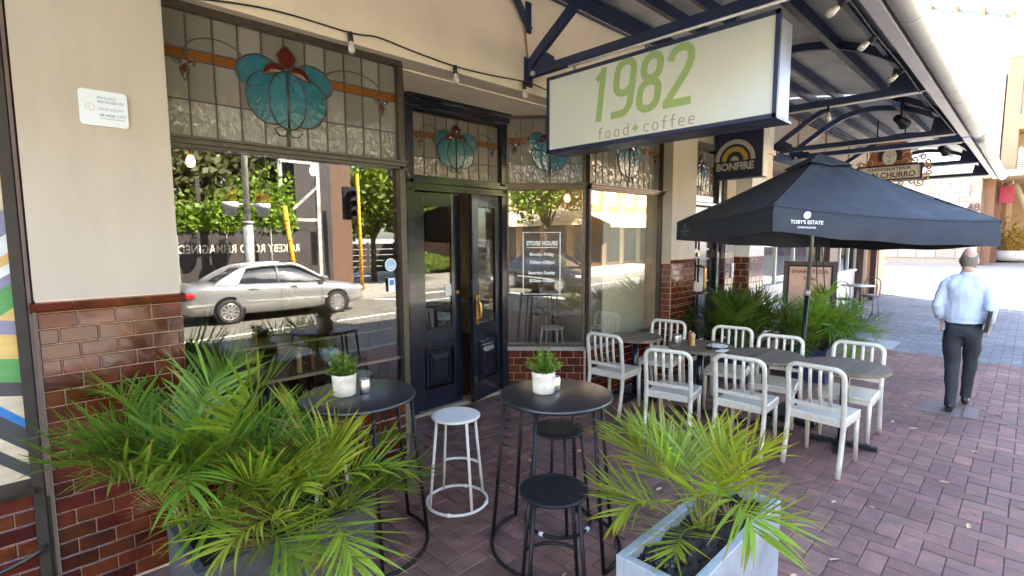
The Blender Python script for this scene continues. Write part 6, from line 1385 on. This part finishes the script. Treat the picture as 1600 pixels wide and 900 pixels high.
# a long dark shop sign board and pale wall between hoarding and corner
cw = thing('corner_shop', 'dark corner shop with a tan brick wall next to the hoarding', 'building', (8.6, -12.5, 0))
mb = MB(); mb.box(7.3, 8.6, -13, -11.2, 0, 4.6); mb.build('dark_wall', M_hoard, cw, world=True); mb = MB(); mb.box(8.6, 9.6, -13, -11.6, 0, 6.5); mb.build('brick_wall', mat('dull_brick_wall', (.13, .07, .045), .85, var=.3, scale=10), cw, world=True)
hg = tag(leafball(None, (12.8, -11.3, .6), 1.9, 2600, M_treeleaf, .12, 77, 'hedge', .35), 'low clipped hedge on the opposite corner', 'hedge')

ff = thing('park_fence', 'dark horizontal fence behind the corner trees across the road', 'fence', (14, -20.5, -.2))
for k in range(5): mb = MB(); mb.box(9.6, 18.9, -20.5, -20.45, -.1+k*.34, .2+k*.34); mb.build('board', M_hoard, ff, world=True)
for k in range(6): mb = MB(); mb.box(9.7+k*1.8, 9.8+k*1.8, -20.6, -20.5, -.3, 1.65); mb.build('post', M_hoard, ff, world=True)
rf2 = thing('yard_fence', 'grey boarded fence behind the creeper on the hoarding', 'fence', (1, -10.6, 0))
for k in range(9): mb = MB(); mb.box(-6, 6.3, -10.6, -10.56, .05+k*.3, .32+k*.3); mb.build('board', M_hoard, rf2, world=True)
for k in range(7): mb = MB(); mb.box(-5.9+k*2, -5.78+k*2, -10.7, -10.6, 0, 3.7); mb.build('post', M_hoard, rf2, world=True)
# ------------------------------------------------------------------ silver saloon car
car = thing('parked_car', 'silver four door saloon stopped at the opposite kerb side', 'car', (4.93, -6.95, -.118))
M_paint = mat('silver_car_paint', (.36, .355, .34), .3, metal=.5, var=.0, scale=.01, coat=1); M_cglass = mat('dark_car_glass', (.02, .025, .03), .06, spec=.8, coat=1, var=.05); M_tyre = mat('tyre_rubber', (.03, .027, .025), .85); M_alloy = mat('alloy_wheel', (.62, .61, .58), .3, metal=.8); M_tail = mat('red_tail_lamp', (.4, .01, .02), .2, coat=1)
# stations: x, sill z, top z (hood / belt / boot), half width at belt, half width at sill
ST = [(-2.4, .45, .72, .62, .6), (-2.36, .3, .92, .78, .74), (-2.2, .24, 1.0, .86, .83), (-1.8, .22, 1.03, .89, .88), (-1.2, .21, 1.02, .9, .9), (-.5, .2, 1.0, .9, .9), (.2, .2, .98, .9, .9), (.9, .21, .95, .89, .89), (1.4, .22, .91, .87, .88), (1.9, .24, .84, .82, .85), (2.2, .27, .76, .72, .78), (2.36, .32, .66, .6, .66), (2.42, .42, .58, .5, .52)]
mb = MB(); rings = []
for (x, z0, z1, w1, w0) in ST:
    h = z1-z0; q = [(w0*.85, z0), (w0, z0+.08*h), (w0*1.01, z0+.35*h), (w0*1.0+.005, z0+.6*h), (w1, z0+.82*h), (w1*.93, z0+.95*h), (w1*.7, z1), (0, z1+.02)]
    rings.append([(x, y, z) for y, z in q]+[(x, -y, z) for y, z in reversed(q[:-1])])
k = len(rings[0]); mb.add([p for r in rings for p in r], [(i*k+j, i*k+j+1, (i+1)*k+j+1, (i+1)*k+j) for i in range(len(rings)-1) for j in range(k-1)]+[tuple(range(k)), tuple(reversed(range((len(rings)-1)*k, len(rings)*k)))]+[(i*k+k-1, i*k, (i+1)*k, (i+1)*k+k-1) for i in range(len(rings)-1)], 0, True)
cb = mb.build('car_body', M_paint, car)
GH = [(-1.75, 1.0, .74, .7), (-1.1, 1.36, .62, .74), (-.6, 1.44, .58, .75), (0, 1.455, .57, .75), (.45, 1.42, .58, .75), (1.25, .96, .70, .72)]
mb = MB(); top = [(x, z, w) for x, z, w, b in GH]
vs = []
for (x, z, w, b) in GH: vs += [(x, b+.03, .97-.02*(x > 1)), (x*.985, (w+b)/2+.03, (z+.97)/2), (x*.97, w, z-.03), (x*.97, w*.8, z), (x*.97, -w*.8, z), (x*.97, -w, z-.03), (x*.985, -(w+b)/2-.03, (z+.97)/2), (x, -b-.03, .97-.02*(x > 1))]
mb.add(vs, [(i*8+j, i*8+j+1, (i+1)*8+j+1, (i+1)*8+j) for i in range(len(GH)-1) for j in range(7)], 0, True); gh = mb.build('glasshouse', M_cglass, car)
for q in (-1, 1):
    mb = MB(); pth = [(-1.72, .73, 1.0), (-1.08, .645, 1.345), (-.6, .60, 1.43), (0, .59, 1.445), (.45, .605, 1.405), (1.22, .735, .97)]
    mb.tube([(x*.975, q*(y+.015), z-.005) for x, y, z in smoothpath(pth, 4)], .045, 8, ry=.05); mb.tube([(-.14, q*.775, .98), (-.14, q*.62, 1.43)], .03, 6); mb.build('roof_pillar', M_paint, car)
    mb = MB(); mb.prism([(-1.7, q*.76, 1.0), (-1.12, q*.67, 1.33), (-.92, q*.665, 1.37), (-1.15, q*.785, .985)], (0, q*.03, 0)); mb.build('rear_quarter', M_paint, car)
    mb = MB(); mb.bar((-1.0, q*.912, .55), (1.15, q*.905, .5), .012, .05); mb.bar((-2.3, q*.84, .52), (-1.75, q*.905, .52), .012, .06); mb.build('side_trim', M_galv, car)
    for x in (-.9, .12):
        mb = MB(); mb.bar((x, q*.913, .87), (x+.2, q*.913, .865), .025, .035); mb.build('door_handle', M_paint, car)
    mb = MB()
    for x0, x1 in ((-.14, -.12), (.98, 1.02)): mb.bar((x0, q*.9135, .24), (x1, q*.907, .95), .006, .008, (0, 1, 0))
    mb.build('door_gap', M_black, car)
    mb = MB(); mb.bbox(.98, 1.14, min(q*.86, q*1.03), max(q*.86, q*1.03), .98, 1.1, .03); mb.build('wing_mirror', M_paint, car)
    mb = MB(); mb.bbox(-2.38, -2.12, min(q*.62, q*.87), max(q*.62, q*.87), .68, .84, .04); mb.build('tail_lamp', M_tail, car)
    mb = MB(); mb.bbox(2.1, 2.34, min(q*.5, q*.76), max(q*.5, q*.76), .6, .72, .03); mb.build('headlight', M_clear, car)
    for x in (-1.40, 1.43):
        wh = MB(); wh.tube([(x, q*.70, .315), (x, q*.90, .315)], .315, 32, smooth=False); wh.tube(arc((x, q*.90, .315), .26, 0, 360, 32, ay=(0, 0, 1))[:-1], .05, 8, closed=True); w = wh.build('tyre', M_tyre, car)
        rm = MB(); rm.tube([(x, q*.895, .315), (x, q*.912, .315)], .2, 28); rm.tube([(x, q*.91, .315), (x, q*.93, .315)], .05, 14)
        rm.build('rim', MATS['dark_rim'] if 'dark_rim' in MATS else mat('dark_rim', (.12, .12, .12), .5), w)
        sp = MB(); sp.tube(arc((x, q*.915, .315), .2, 0, 360, 28, ay=(0, 0, 1))[:-1], .016, 6, closed=True)
        for s_ in range(10): a = s_*.628; sp.bar((x+.03*math.cos(a), q*.925, .315+.03*math.sin(a)), (x+.2*math.cos(a), q*.918, .315+.2*math.sin(a)), .04, .02, (0, 1, 0))
        sp.build('spokes', M_alloy, w)
    mb = MB()
    for x in (-1.40, 1.43): mb.tube([(x, q*.6, .33), (x, q*.905, .33)], .37, 28, smooth=False)
    mb.build('wheel_arch', M_black, car)

car.scale = (.94, .94, .94)
dark = copy_tree(car, (-5.6, -6.3, -.118), None, 'dark saloon car stopped farther back on the road')
M_dkpaint = mat('dark_car_paint', (.012, .014, .02), .25, metal=.3, var=.0, scale=.01, coat=1)
for c in children(dark):
    for k, ms in enumerate(c.material_slots):
        if ms.material == M_paint: ms.link = 'OBJECT'; ms.material = M_dkpaint
car['group'] = dark['group'] = 'cars on the main road'

# ------------------------------------------------------------------ lettering becomes plain meshes
bpy.context.view_layer.update()
dg = bpy.context.evaluated_depsgraph_get()
for o in TEXTS:
    me = bpy.data.meshes.new_from_object(o.evaluated_get(dg)); n = link('tmp', me, o.parent)
    n.matrix_basis = o.matrix_basis.copy(); nm = o.name; cv = o.data
    for k in ('label', 'category', 'group', 'kind'):
        if k in o: n[k] = o[k]
    bpy.data.objects.remove(o); bpy.data.curves.remove(cv); n.name = nm; me.name = nm
